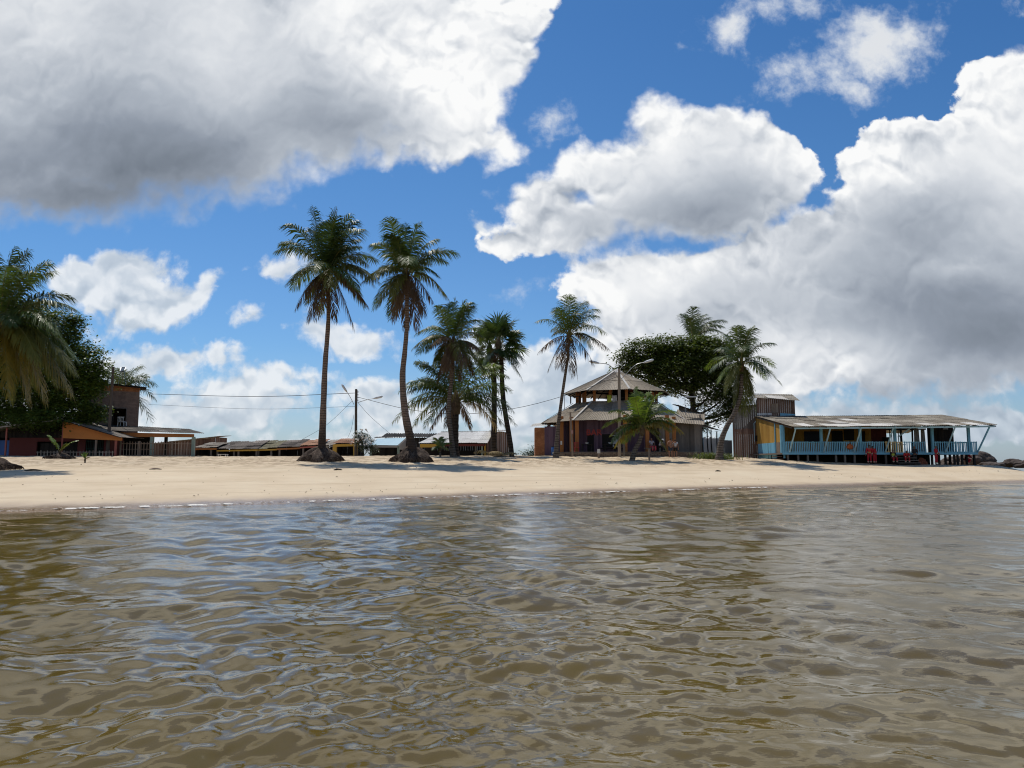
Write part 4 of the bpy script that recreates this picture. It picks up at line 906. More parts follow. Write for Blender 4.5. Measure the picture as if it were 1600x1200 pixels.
def dark_shed():
    Y = 93.0; T = Thing('dark_shed', (X_(640, Y), Y, 1.6), 'long black corrugated shed roof behind the sky blue stall', 'shed')
    A, B = at(596, 683, Y), at(682, 683.5, Y); T.part('roof', fn_mb(sheets, A, B, B + Vector((0, 4, .6)), A + Vector((0, 4, .6)), 1.1, 2, .3, .06, .05), 'roof_black')
    A2, B2 = at(584, 684.5, Y - 1), at(612, 683.5, Y - 1); T.part('lower_roof', fn_mb(sheets, A2, B2, B2 + Vector((0, 1.5, .2)), A2 + Vector((0, 1.5, .2)), 1.1, 2, .18, .02, .05), 'roof_black')
    T.part('wall', fn_mb(planks, (A.x + .3, Y + .5), (B.x - .3, Y + .5), 1.2, A.z - .05, .3), 'wood_dark')
dark_shed()
def white_shack():
    Y = 77.0; T = Thing('white_roofed_shack', (X_(715, Y), Y, 1.9), 'open fronted shack with bright white sheet roof behind the oil palm', 'shack')
    yb = Y + 5.5; A, B, Cc, Dd = at(654, 692.5, Y), at(761, 692.5, Y), at(771, 674, yb), at(690, 675, yb)
    T.part('roof', fn_mb(sheets, A, B, Cc, Dd, 1.0, 2.0, .18, .02, .08), 'roof_white')
    T.part('back_roof', fn_mb(sheets, Vector((Cc.x, yb + 4, Cc.z - 1.4)), Vector((Dd.x, yb + 4, Dd.z - 1.4)), Dd, Cc, 1.0, 2.0, .18, .02, .05), 'roof_grey')
    x0, xm, x1 = X_(656, Y), X_(690, Y), X_(758, Y); z = A.z
    T.part('fascia', one('box', x0, xm, Y + .15, Y + .22, z - .42, z - .08), 'yellow_paint'); T.part('fascia', one('box', xm, x1, Y + .15, Y + .22, z - .30, z - .06), 'maroon')
    for px, m_ in ((658, 'wood_pale'), (743, 'wood_grey'), (753, 'green_pale'), (757.5, 'yellow_paint')): T.part('post', one('box', X_(px, Y) - .08, X_(px, Y) + .08, Y + .24, Y + .4, 1.4, z - .12), m_)
    T.part('back_wall', fn_mb(planks, (x0, yb - .4), (x1, yb - .4), 1.4, Z_(686, yb), .25), 'wood_dark')
    zr = lambda f: lerp(B.z, Cc.z, f) - .1
    T.part('side_wall', fn_mb(planks, (x1 + .15, Y + .3), (Cc.x - .1, yb), 1.4, 0, .22, zt=zr), 'wood_brown')
    T.part('counter', one('box', x0 + .4, x1 - .5, Y + 1.5, Y + 2.0, 1.5, 2.75), 'wood_dark')
    S = Thing('plank_hut', (X_(783, 79), 79, 1.9), 'narrow reddish plank hut wedged between the fan palm trunks', 'hut')
    a, b = X_(768, 79), X_(794, 79); zt = Z_(677, 79)
    S.part('wall', fn_mb(planks, (a, 79), (b, 79), 1.5, 0, .2, zt=lambda f: zt + .2 * math.sin(f * 3)), 'wood_brown'); S.part('side_wall', fn_mb(planks, (b, 79), (b + .05, 82.5), 1.5, zt - .05, .2), 'wood_brown')
    S.part('roof', fn_mb(sheets, (a - .25, 78.7, zt + .25), (b + .25, 78.7, zt + .2), (b + .25, 82.8, zt + .5), (a - .25, 82.8, zt + .5), 1, 2, .18, .02), 'roof_grey')
    S.part('post', one('box', b - .02, b + .12, 78.8, 78.93, 1.5, Z_(699, 79)), 'white_paint')
white_shack()

# ------------------------------------------------------------------ the bar
def text_mesh(s, size, depth):
    cu = bpy.data.curves.new("lettering", 'FONT'); cu.body = s; cu.size = size; cu.extrude = depth; cu.offset = size * .022; cu.space_character = 1.08
    o = bpy.data.objects.new("lettering", cu); C.objects.link(o); bpy.context.view_layer.update()
    me = bpy.data.meshes.new_from_object(o.evaluated_get(bpy.context.evaluated_depsgraph_get())); bpy.data.objects.remove(o)
    return me
def bar():
    CY = 77.0; CX = X_(965, CY); g = 2.0
    T = Thing('beach_bar', (CX, CY, g), 'two tiered octagonal bar with grey conical roofs, orange posts and purple planks', 'bar')
    ang = [R(185 + 45 * k) for k in range(8)]
    def P(r, k, z, da=0.0): return Vector((CX + r * math.cos(ang[k % 8] + da), CY + r * math.sin(ang[k % 8] + da), z))
    apex = Vector((CX, CY, 10.9))
    rr = random.Random(4)
    def cone(r0, z0, r1, z1, rows):
        mb = MB()
        for k in range(8):
            sheets(mb, P(r0, k, z0), P(r0, k + 1, z0), P(r1, k + 1, z1), P(r1, k, z1), 1.1, (P(r0, k, z0) - P(r1, k, z1)).length / rows, .18, .02, .05, rr)
        return mb
    T.part('upper_roof', cone(5.45, 8.42, .35, 10.75, 2), 'roof_bar')
    T.part('finial', fn_mb(lambda m: m.tube([(CX, CY, 10.6), (CX, CY, 10.85), (CX, CY, 11.0)], [.75, .45, .05], 8)), 'roof_light')
    for z0, z1, r0, r1, nm in ((8.42, 10.75, 5.45, .35, 0), (5.42, 7.42, 7.75, 4.3, 1)):
        for k in range(8):
            if nm == 0 and k in (3, 4, 5, 6): continue
            T.part('hip_cap', one('beam', P(r0 * .995, k, z0 + .07), P(r1 * 1.05, k, z1 + .06), .20, .05), 'roof_light')
    T.part('lower_roof', cone(7.75, 5.42, 4.3, 7.42, 2), 'roof_bar')
    # upper gallery
    mb = MB(); n0 = len(mb.v)
    for z in (7.12, 7.3):
        for k in range(8): mb.v.append(tuple(P(4.35, k, z)))
    mb.f += [tuple(range(7, -1, -1)), tuple(range(8, 16))] + [(k, (k + 1) % 8, 8 + (k + 1) % 8, 8 + k) for k in range(8)]; mb.mi += [0] * 10
    T.part('gallery_floor', mb, 'wood_dark')
    for k in range(8):
        for da, r in (((0, 4.1), (R(22.5), 3.85)) if k in (0, 1, 7) else ((0, 4.1),)):
            q = P(r, k, 0, da); T.part('gallery_post', one('box', q.x - .13, q.x + .13, q.y - .13, q.y + .13, 7.2, 8.42 + (5.45 * .93 - r) * .42), 'wood_orange')
    mb = MB()
    for k in range(8):
        mb.beam(P(4.1, k, 8.85), P(4.1, k + 1, 8.85), .1, .18); mb.beam(P(5.3, k, 8.36), P(.6, k, 10.5), .08, .14)
        for j in (1, 2, 3):
            f = j / 4; mb.beam(P(5.2, k, 8.33).lerp(P(5.2, k + 1, 8.33), f), P(1.2, k, 10.2).lerp(P(1.2, k + 1, 10.2), f), .06, .1)
    T.part('rafters', mb, 'wood_dark')
    T.part('added_dark_core', fn_mb(lambda m: [planks(m, tuple(P(1.9, k, 0).xy), tuple(P(1.9, k + 1, 0).xy), 7.3, 9.6, .2) for k in (2, 3, 4, 5)]), 'wood_dark')  # dark planks added to darken the middle of the gallery
    mb = MB()
    for k in (1, 2, 3):
        mb.beam(P(4.1, k, 7.75), P(4.1, k + 1, 7.75), .06, .08)
    T.part('gallery_rail', mb, 'wood_dark')
    # lower walls
    rw = 5.5; mb = MB()
    for k in (0, 1, 2, 3, 4, 5, 6, 7):
        a, b = P(rw, k, 0), P(rw, k + 1, 0)
        planks(mb, tuple(a.xy), tuple(b.xy), g - .3, 6.35, .22, rr=rr)
    wall = T.part('wall', mb, 'purple')
    a, b = P(rw + .04, 1, 0), P(rw + .04, 2, 0); dd = (b - a).normalized(); nn = Vector((dd.y, -dd.x, 0))
    def onwall(f, z, out=.03): q = a.lerp(b, f) + nn * out; return Vector((q.x, q.y, z))
    def slab(f0, f1, z0, z1, out, th=.06):
        m = MB(); p, q = onwall(f0, 0, out), onwall(f1, 0, out); r, s = p - nn * th, q - nn * th
        m.hexa([(v.x, v.y, z0) for v in (p, q, s, r)] + [(v.x, v.y, z1) for v in (p, q, s, r)]); return m
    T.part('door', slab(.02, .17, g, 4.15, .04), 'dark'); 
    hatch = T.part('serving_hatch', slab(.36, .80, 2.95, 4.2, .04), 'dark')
    for f0, f1, z0, z1 in ((.34, .82, 4.2, 4.28), (.34, .36, 2.9, 4.2), (.80, .82, 2.9, 4.2)): T.part('frame', slab(f0, f1, z0, z1, .06), 'purple', hatch)
    T.part('shelf', slab(.33, .84, 2.82, 2.9, .45, .45), 'wood_dark', hatch)
    T.part('fridge', slab(.60, .72, 3.0, 3.85, .06, .04), 'metal', hatch); T.part('lamp_tube', slab(.57, .73, 4.02, 4.06, .12, .03), 'lampwhite', hatch)
    me = text_mesh("BAR", .78, .03); me.materials.append(M['lettering']); o = bpy.data.objects.new('lettering', me); C.objects.link(o)
    fs = [i / 400 for i in range(400)]; fb_ = min(fs, key=lambda f_: abs(800 + F * onwall(f_, 0).x / onwall(f_, 0).y - 907)); q = onwall(fb_, Z_(680, onwall(fb_, 0).y), .05); ang_ = math.atan2(dd.y, dd.x)
    o.parent = T.o; o.location = q - Vector(T.org); o.rotation_euler = (R(90), 0, ang_); o['label'] = 'red letters reading BAR'
    # orange posts under the lower eave
    for k, da, r in ((0, 0, 7.0), (0, R(24), 6.7), (1, R(-6), 7.0), (1, 0, 7.1), (1, R(38), 6.9), (2, R(10), 7.0), (2, R(30), 6.8), (3, 0, 7.1), (3, R(-9), 7.0)):
        q = P(r, k, 0, da); T.part('post', one('box', q.x - .17, q.x + .17, q.y - .17, q.y + .17, g - .4, 5.42 + (7.75 - r) * .55), 'wood_orange')
    mb = MB()
    for k in (0, 1, 2, 3): mb.beam(P(7.0, k, 5.6), P(7.0, k + 1, 5.6), .12, .2)
    T.part('ring_beam', mb, 'wood_dark')
    # terrace of rough stone
    mb = MB(); zt = Z_(706.5, 69.4); pts = [at(866, 712, 70.5), at(896, 712, 69.3), at(960, 712, 68.7), at(1040, 712, 68.7), at(1085, 712, 69.2), at(1110, 712, 71)]
    top = []
    for i in range(len(pts) - 1):
        p, q = pts[i], pts[i + 1]; mb.hexa([(p.x, p.y, 1.4), (q.x, q.y, 1.4), (q.x, q.y + .4, 1.4), (p.x, p.y + .4, 1.4), (p.x, p.y, zt), (q.x, q.y, zt), (q.x, q.y + .4, zt), (p.x, p.y + .4, zt)])
    T.part('terrace_wall', mb, 'stone')
    mb = MB(); m_ = len(pts); mb.v = [(p.x, p.y + .02, zt - .08) for p in pts] + [(pts[-1].x, 74, zt - .08), (pts[0].x, 74, zt - .08)] + [(p.x, p.y + .02, zt + .02) for p in pts] + [(pts[-1].x, 74, zt + .02), (pts[0].x, 74, zt + .02)]
    k = m_ + 2; mb.f = [tuple(range(k - 1, -1, -1)), tuple(range(k, 2 * k))] + [(i, (i + 1) % k, k + (i + 1) % k, k + i) for i in range(k)]; mb.mi = [0] * len(mb.f)
    T.part('terrace_floor', mb, 'concrete')
    # brick corner and its small roof
    x0, x1 = X_(836, 75.2), X_(851, 75.2); z1 = Z_(668, 75.2)
    T.part('brick_pillar', one('box', x0, x1, 75.2, 77.5, 1.6, z1), 'brick_orange')
    T.part('side_wall', fn_mb(planks, (x1, 75.1), (X_(884, 74.2), 74.2), 1.6, z1 + .1, .22, rr=rr), 'purple')
    T.part('side_roof', fn_mb(sheets, (X_(828, 75), 75.0, z1 + .08), (x1 + 1.2, 75.0, z1 + .25), (x1 + 1.2, 78, z1 + .75), (X_(834, 78), 78, z1 + .5), 1, 2, .18, .02), 'roof_light')
    # plank wing on the far end
    xa, xb = X_(1066, 71.6), X_(1097, 72.6)
    T.part('wing_wall', fn_mb(planks, (X_(1030, 71.2), 71.2), (xb, 72.6), 1.7, 0, .2, rr=rr, zt=lambda f: lerp(5.2, Z_(652, 72.6), f)), 'wood_grey')
    T.part('wing_side', fn_mb(planks, (xb, 72.6), (xb + .3, 78), 1.7, Z_(647, 72.6), .2, rr=rr), 'wood_grey')
    T.part('wing_roof', fn_mb(sheets, (X_(1052, 70.6), 70.6, Z_(660, 70.6)), (X_(1101, 71.2), 71.2, Z_(664, 71.2)), (X_(1103, 75), 75, Z_(646, 75)), (X_(1060, 75), 75, Z_(640, 75)), 1.1, 2, .18, .02), 'roof_bar')
    T.part('upper_wing', fn_mb(planks, (X_(1062, 75.2), 75.2), (X_(1100, 75.2), 75.2), 5.0, 0, .2, rr=rr, zt=lambda f: lerp(Z_(634, 75), Z_(647, 75), f)), 'wood_grey')
    A, B = at(1060, 633, 74.6), at(1106, 648.5, 74.6); T.part('upper_wing_roof', fn_mb(sheets, A, B, B + Vector((0, 3, .3)), A + Vector((0, 3, .3)), 1.1, 2, .18, .02), 'roof_black')
    T.part('lamp_bracket', one('beam', at(1070, 620, 73.5), at(1090, 620, 73.5), .12, .1), 'lampwhite'); T.part('lamp_bracket', one('beam', at(1070, 620, 73.5), at(1071, 648, 73.5), .05), 'metal')
    return zt
M['lettering'] = paint("faded_red_letters", (.42, .065, .055), .3)
TERR = bar()
def lean_to():
    Y = 76.0; T = Thing('lean_to', (X_(1107, Y), Y, 2.0), 'dark open lean-to on thin crooked posts against the bar wing', 'shelter')
    A, B = at(1084, 659, Y), at(1127, 673, Y); T.part('roof', fn_mb(sheets, A, B, B + Vector((.2, 4, .3)), A + Vector((.2, 4, .3)), 1, 2, .18, .02, .05), 'roof_black')
    for px, py in ((1099, 664), (1107, 668), (1113, 670), (1122, 673)):
        T.part('post', one('tube', [(X_(px + 1, Y), Y + .2, 1.6), (X_(px, Y) - .05, Y + .2, 3.5), (X_(px - .5, Y), Y + .2, Z_(py, Y) - .05)], [.07, .06, .055], 6), 'wood_dark')
lean_to()
def panel_fence():
    Y = 82.0; T = Thing('panel_fence', (X_(1115, Y), Y, 2.0), 'pale grey panel fence with white posts behind the lean-to', 'fence')
    for a, b, m_ in ((1087, 1100, 'blue_pale'), (1101, 1111, 'white_paint'), (1112, 1124, 'white_paint'), (1125, 1144, 'concrete')):
        T.part('fence_panel', fn_mb(planks, (X_(a, Y), Y), (X_(b, Y), Y), 1.7, Z_(685 if a < 1120 else 688, Y), .5, gap=.01, rag=.03), m_)
    for px in (1086, 1100.5, 1111.5, 1124.5): T.part('post', one('box', X_(px, Y) - .07, X_(px, Y) + .07, Y - .1, Y + .04, 1.6, Z_(683, Y)), 'white_paint')
    W = Thing('gate_post', (X_(1086, 73.5), 73.5, 1.9), 'slim white post standing at the end of the bar terrace', 'post')
    x = X_(1086, 73.5); W.part('post', one('tube', [(x, 73.5, 1.6), (x, 73.5, Z_(687, 73.5)), (x, 73.5, Z_(683, 73.5))], [.1, .1, .03], 8), 'white_paint')
panel_fence()
def tall_shed():
    Y = 79.2; x0 = (1146 - 800) / F * Y / ray(1146, 700)[1] * 1.0; TH2 = R(-16.5)
    def X_(px, Yq):
        q = (px - 800) / F; return x0 + (Y * q - x0) / (math.cos(TH2) - q * math.sin(TH2))
    def at(px, py, Yq): return Vector((X_(px, Yq), Yq, Z_(py, Yq)))
    x1 = X_(1243, Y); D = 6; zt = Z_(623, Y); zm = Z_(670, Y); g = 1.7
    T = Thing('tall_shed', (x0, Y, g), 'tall two storey shed of brown and grey planks behind the blue railed house', 'shed')
    T.o.rotation_euler = (0, 0, TH2); rr = random.Random(8)
    T.part('lower_wall', fn_mb(planks, (x0, Y - .02), (x1, Y - .02), g - .2, zm, .21, rr=rr, rag=.06), 'wood_brown')
    T.part('upper_wall', fn_mb(planks, (x0 + .03, Y + .06), (X_(1184, Y), Y + .06), zm - .3, 0, .2, rr=rr, zt=lambda f: lerp(Z_(640, Y), Z_(633, Y), f)), 'wood_grey')
    T.part('low_roof', fn_mb(sheets, (x0 - .3, Y - .35, Z_(640, Y) + .03), (X_(1184, Y), Y - .35, Z_(633.5, Y) + .03), (X_(1184, Y), Y + D, Z_(633.5, Y) + .4), (x0 - .3, Y + D, Z_(640, Y) + .4), 1, 2, .18, .02), 'roof_deck')
    T.part('upper_wall', fn_mb(planks, (X_(1184, Y), Y + .04), (x1, Y + .04), zm - .3, 0, .2, rr=rr, zt=lambda f: lerp(zt + .05, Z_(627, Y), f)), 'wood_brown')
    T.part('side_wall', fn_mb(planks, (x1, Y + .1), (x1, Y + D), g - .2, Z_(627, Y), .2, rr=rr), 'wood_brown'); T.part('side_wall', fn_mb(planks, (x0, Y + D), (x0, Y + .1), g - .2, Z_(641, Y), .2, rr=rr), 'wood_grey'); T.part('side_wall', fn_mb(planks, (X_(1184, Y), Y + D), (X_(1184, Y), Y + .1), Z_(650, Y), zt, .2, rr=rr), 'wood_grey')
    A, B = at(1180, 622.5, Y - .6), at(1250, 628.5, Y - .6); T.part('roof', fn_mb(sheets, A, B, B + Vector((-.3, D + .8, 1.2)), A + Vector((-.1, D + .8, 1.0)), 1.0, 1.9, .18, .022, .1, rr), 'roof_deck')
    T.part('roof_patch', fn_mb(sheets, at(1200, 624, Y - .72) + Vector((0, 0, .09)), at(1234, 628.5, Y - .72) + Vector((0, 0, .1)), at(1225, 623, Y + 1.2) + Vector((0, 0, .12)), at(1198, 621, Y + 1.2) + Vector((0, 0, .12)), 1, 2, .18, .02), 'roof_light')
    w0, w1 = X_(1206, Y), X_(1217, Y); T.part('window', fn_mb(planks, (w0, Y - .01), (w1, Y - .01), Z_(646, Y), Z_(632, Y), .25), 'wood_pale', label='pale boarded window'); 
    T.part('balcony', fn_mb(planks, (X_(1183, Y), Y - .3), (X_(1206, Y), Y - .3), Z_(650, Y), Z_(646.5, Y), .13, gap=.03), 'white_paint')
    T.part('balcony', fn_mb(planks, (X_(1219, Y), Y - .3), (X_(1243, Y), Y - .3), Z_(651, Y), 0, .2, zt=lambda f: lerp(Z_(647, Y), Z_(649, Y), f)), 'blue_paint')
    # odd pipes and boxes on the wall
    mb = MB(); mb.tube([at(1178, 690, Y - .2), at(1178, 662, Y - .2), at(1181, 659, Y - .2)], .04, 6); T.part('pipe', mb, 'blue_pale')
    T.part('meter_box', one('box', X_(1179.5, Y - .3), X_(1183, Y - .3), Y - .3, Y - .08, Z_(690, Y), Z_(681, Y)), 'dark')
tall_shed()

# ------------------------------------------------------------------ blue railed house on stilts
def deck_house():
    YR = 70.0; XL, XR = 24.85, X_(1527, YR); zf = Z_(707.5, YR); zr = Z_(690, YR); g = 1.2
    T = Thing('stilt_house', (34.0, YR, g), 'long stilt house with sky blue railing, ochre walls and a sagging grey sheet roof', 'house')
    rr = random.Random(12)
    A, B, Cc, Dd = at(1239, 667, 68), at(1558, 664, 68), at(1472, 648.5, 78), at(1182, 650.5, 78)
    # slightly bent roof: two spans
    Am = A.lerp(B, .6) + Vector((0, 0, -.02)); Dm = Dd.lerp(Cc, .6) + Vector((0, 0, -.12))
    def mi(i, j, ni, nj): return 1 if (j == 0 and rr.random() < .55) or rr.random() < .05 else 0
    mb = MB(); sheets(mb, A, Am, Dm, Dd, 1.02, 2.4, .18, .022, .12, rr, mi); sheets(mb, Am, B, Cc, Dm, 1.02, 2.4, .18, .022, .12, rr, mi)
    T.part('roof', mb, [M['roof_deck'], M['roof_light']])
    T.part('back_roof', fn_mb(sheets, Vector((Cc.x, 85, Cc.z - 1.6)), Vector((Dd.x, 85, Dd.z - 1.6)), Dd, Cc, 1.1, 2.4, .18, .02), 'roof_deck')
    mb = MB(); mb.beam(A + Vector((.2, .25, -.12)), Am + Vector((0, .25, -.12)), .09, .14); mb.beam(Am + Vector((0, .25, -.12)), B + Vector((-.1, .25, -.12)), .09, .14); T.part('eave_beam', mb, 'blue_pale')
    def roofz(Y): return lerp(A.z, Dd.z, (Y - 68) / 10.0)
    mb = MB()
    for i in range(13):
        f = i / 12; p, q = A.lerp(B, f), Dd.lerp(Cc, f); mb.beam(p + Vector((0, .2, -.10)), q + Vector((0, 0, -.12)), .07, .1)
    T.part('rafters', mb, 'wood_dark')
    # deck
    T.part('deck_floor', one('box', XL, XR, YR, 80, zf - .14, zf), 'wood_grey'); T.part('deck_edge', one('box', XL - .02, XR + .02, YR - .05, YR - .004, zf - .16, zf + .03), 'blue_paint')
    for px in (1222, 1284, 1345, 1399.5, 1458, 1515):
        x = X_(px, YR + .1); T.part('post', one('box', x - .11, x + .11, YR + .05, YR + .25, zf, roofz(YR) - .05), 'blue_paint')
    for px in (1233, 1286, 1333, 1382, 1476):
        x = X_(px, YR); T.part('brace', one('beam', (x, YR - .1, zf + .05), (x + .05, 68.3, roofz(68.3) - .12), .11, .07), 'blue_pale')
    T.part('brace', one('beam', (XR - .05, YR - .08, zf + .05), (B.x - .5, 68.3, B.z - .15), .12, .09), 'blue_paint')
    T.part('brace', one('beam', at(1403, 683, YR), at(1424, 668, 68.8), .1, .08), 'blue_pale')
    def rail(p0, p1, m_, st=.16, label=None, w=.085, rag=.02):
        T.part('railing', fn_mb(pickets, p0, p1, zf + .02, zr, st, w, .025, (.06, .95), rr, 0, rag), m_, label=label)
    rail((XL, YR), (X_(1381.5, YR), YR), 'blue_paint'); rail((X_(1382.5, YR), YR - .03), (X_(1411, YR), YR - .03), 'cream_paint', .19, 'cream yellow gate in the railing', .085, .05)
    rail((X_(1412, YR), YR), (X_(1447, YR), YR), 'blue_paint', .19); rail((X_(1457, YR), YR), (XR, YR), 'blue_paint', .2, None, .085)
    rail((XR, YR), (XR, YR + 5), 'blue_paint', .22); rail((XL + .1, YR + 9.6), (X_(1500, YR), YR + 9.6), 'blue_paint', .3)
    # stilts
    for px in (1231, 1247, 1262, 1277, 1306, 1320, 1335, 1384, 1456, 1467, 1477, 1484, 1491, 1496, 1503, 1510, 1522):
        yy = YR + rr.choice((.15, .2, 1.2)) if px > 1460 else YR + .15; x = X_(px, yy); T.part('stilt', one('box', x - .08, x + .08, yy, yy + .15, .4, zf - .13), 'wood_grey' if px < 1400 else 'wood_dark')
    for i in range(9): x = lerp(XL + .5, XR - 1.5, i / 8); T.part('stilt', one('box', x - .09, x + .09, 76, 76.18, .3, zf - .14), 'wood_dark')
    T.part('underfloor_shade_planks', fn_mb(planks, (XL + .3, 74), (X_(1452, 74), 74), .5, zf - .15, .3, rr=rr), 'wood_dark')  # sheet of dark planks stands in for the shade beneath the deck
    # ochre side wall, blue lower boards
    xs = 25.25; zs = Z_(692, 74)
    yend = 71.3
    T.part('side_wall', fn_mb(planks, (xs, 78.6), (xs, yend), zs, 0, .22, rr=rr, zt=lambda f: roofz(lerp(78.0, yend, f)) - .15), 'yellow_wall')
    for y0, y1 in ((78.0, 75.05), (74.9, 72.9)): T.part('lower_panel', fn_mb(planks, (xs - .03, y0), (xs - .03, y1), zf - .5, zs, .3, rr=rr), 'blue_paint')
    T.part('gate', fn_mb(planks, (xs - .02, 72.7), (xs - .02, 70.8), zf, zs, .2, gap=.05, rr=rr), 'wood_pale', label='bare wood gate at the side steps')
    for yy in (73.0, 72.8, 70.6): T.part('post', one('box', xs - .1, xs + .05, yy - .05, yy + .05, zf - .5, roofz(yy) - .14 if yy < 73 else zs + .05), 'blue_paint')
    # verandah back wall
    yb = 74.6; zt = roofz(yb) - .12
    def bw(a, b, m_, z0=zf, z1=zt, y=yb, w=.24, nm='back_wall', **k): return T.part(nm, fn_mb(planks, (X_(a, y), y), (X_(b, y), y), z0, z1, w, rr=rr), m_, **k)
    xw = lambda a: X_(a, yb)
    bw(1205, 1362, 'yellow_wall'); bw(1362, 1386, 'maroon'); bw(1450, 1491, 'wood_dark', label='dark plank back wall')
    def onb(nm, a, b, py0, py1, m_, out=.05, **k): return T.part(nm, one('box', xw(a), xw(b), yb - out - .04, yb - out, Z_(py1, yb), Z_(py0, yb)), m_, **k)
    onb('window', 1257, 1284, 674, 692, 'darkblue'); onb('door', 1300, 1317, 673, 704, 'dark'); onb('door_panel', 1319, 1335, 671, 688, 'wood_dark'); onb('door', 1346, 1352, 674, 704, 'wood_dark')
    onb('lamp_tube', 1474, 1482, 669.5, 670.8, 'lampwhite', .1)
    T.part('side_partition', fn_mb(planks, (X_(1490, 74.6), 74.7), (X_(1490, 74.6) + .05, 79), zf, roofz(75), .25, rr=rr), 'wood_dark')
    T.part('partition', fn_mb(planks, (X_(1386, 74.6), 74.7), (X_(1386, 74.6) + .05, 79), zf, roofz(75), .25, rr=rr), 'wood_dark')
    mb = MB()
    for px in (1391, 1394, 1397.5, 1401, 1405, 1408): x = X_(px, 76); mb.beam((x, 76, zf), (x + rr.uniform(-.05, .05), 76, roofz(76) - .15), .06)
    for px in (1410, 1426, 1430): x = X_(px, 75); mb.beam((x, 75, zf), (x + rr.uniform(-.1, .1), 75, roofz(75) - .15), .12)
    mb.beam((X_(1386, 75), 75, Z_(671, 75)), (X_(1448, 75), 75, Z_(670.5, 75)), .1, .14)
    T.part('bare_framing', mb, 'wood_dark')
    T.part('fridge', one('box', X_(1385, 73), X_(1392, 73), 73, 73.7, zf, Z_(683, 73)), 'dark')
    # front steps
    for i in range(4):
        z = lerp(1.35, zf, (i + .7) / 4.6); y = YR - 1.35 + .32 * i; T.part('step', one('box', X_(1391, YR), X_(1425, YR), y, y + .34, z - .06, z), 'wood_grey')
    for px in (1391, 1425): x = X_(px, YR); T.part('stringer', one('hexa', [(x - .04, YR - 1.35, 1.0), (x + .04, YR - 1.35, 1.0), (x + .04, YR, 1.0), (x - .04, YR, 1.0), (x - .04, YR - 1.35, 1.3), (x + .04, YR - 1.35, 1.3), (x + .04, YR, zf - .1), (x - .04, YR, zf - .1)]), 'wood_dark')
    for i in range(3):
        z = 1.62 + i * .24; y = 70.3 + .3 * i; T.part('step', one('box', X_(1207, 71), X_(1221, 71), y, y + .32, z - .06, z), 'wood_brown')
    return zf
ZF = deck_house()
def curtains():
    for (a, b, lb) in ((1430, 1437, 'grey white curtain hanging in the open bay, the wider of the pair'), (1440, 1446, 'narrow grey white curtain beside the dark verandah wall')):
        Y = 74.9; rr = random.Random(a); x0, x1 = X_(a, Y), X_(b, Y); n = 26; vs = []; zt, zb = Z_(670, Y), ZF + .05
        for j in range(7):
            f = j / 6
            for i in range(n + 1): u = i / n; vs.append((lerp(x0, x1, u) + .1 * f * (u - .5), Y + .07 * math.sin(u * 22 + f) * (.4 + f), lerp(zt, zb, f)))
        fs = [(j * (n + 1) + i, j * (n + 1) + i + 1, (j + 1) * (n + 1) + i + 1, (j + 1) * (n + 1) + i) for j in range(6) for i in range(n)]
        o = link_mesh('curtain', [(v[0] - x0, v[1] - Y, v[2] - ZF) for v in vs], fs, M['cloth_white'], None, True); o.location = (x0, Y, ZF); tag(o, lb, 'curtain')
        sm = o.modifiers.new('thickness', 'SOLIDIFY'); sm.thickness = .01
M['cloth_white'] = paint("curtain_cloth", (.55, .56, .58), .25, .9)
curtains()

# ------------------------------------------------------------------ people
SKINS = {'tan': plain("skin_tan", (.36, .18, .11), .5), 'brown': plain("skin_brown", (.20, .10, .06), .5)}
M['hair'] = plain("black_hair", (.012, .010, .009), .6)
M['cov_red'] = paint("red_coverall", (.42, .022, .030), .18, .8, (.16, .01, .015))
M['cov_dark'] = paint("dark_clothes", (.020, .021, .026), .15, .85)
M['refl'] = plain("reflective_band", (.62, .55, .38), .5); M['refl_y'] = plain("yellow_band", (.70, .42, .08), .6)
M['vest'] = paint("yellow_green_vest", (.42, .46, .05), .2, .7)
M['shirt_w'] = paint("white_shirt", (.52, .51, .52), .15, .8); M['shirt_p'] = paint("grey_striped_shirt", (.34, .34, .40), .3, .8)
M['shorts_pink'] = paint("pink_red_trousers", (.48, .07, .10), .2, .8); M['denim'] = paint("dark_denim", (.035, .045, .07), .4, .85); M['boot'] = plain("black_boot", (.015, .014, .013), .6)
def skin(name, verts, edges, radii, mat, parent, sub=1, root=0):
    me = bpy.data.meshes.new(name); me.from_pydata([tuple(v) for v in verts], edges, []); me.update()
    o = bpy.data.objects.new(name, me); C.objects.link(o)
    sk = o.modifiers.new('skin', 'SKIN'); 
    for i, r in enumerate(radii):
        v = me.skin_vertices[0].data[i]; v.radius = (r, r) if not hasattr(r, '__len__') else r; v.use_root = (i == root)
    sk.use_smooth_shade = True; sk.branch_smoothing = .4
    sb = o.modifiers.new('sub', 'SUBSURF'); sb.levels = sub; sb.render_levels = sub
    bpy.context.view_layer.update()
    m2 = bpy.data.meshes.new_from_object(o.evaluated_get(bpy.context.evaluated_depsgraph_get())); m2.name = name
    o.modifiers.clear(); o.data = m2; bpy.data.meshes.remove(me); m2.materials.clear(); m2.materials.append(mat)
    for p in m2.polygons: p.use_smooth = True; p.material_index = 0
    if parent: o.parent = parent
    return o
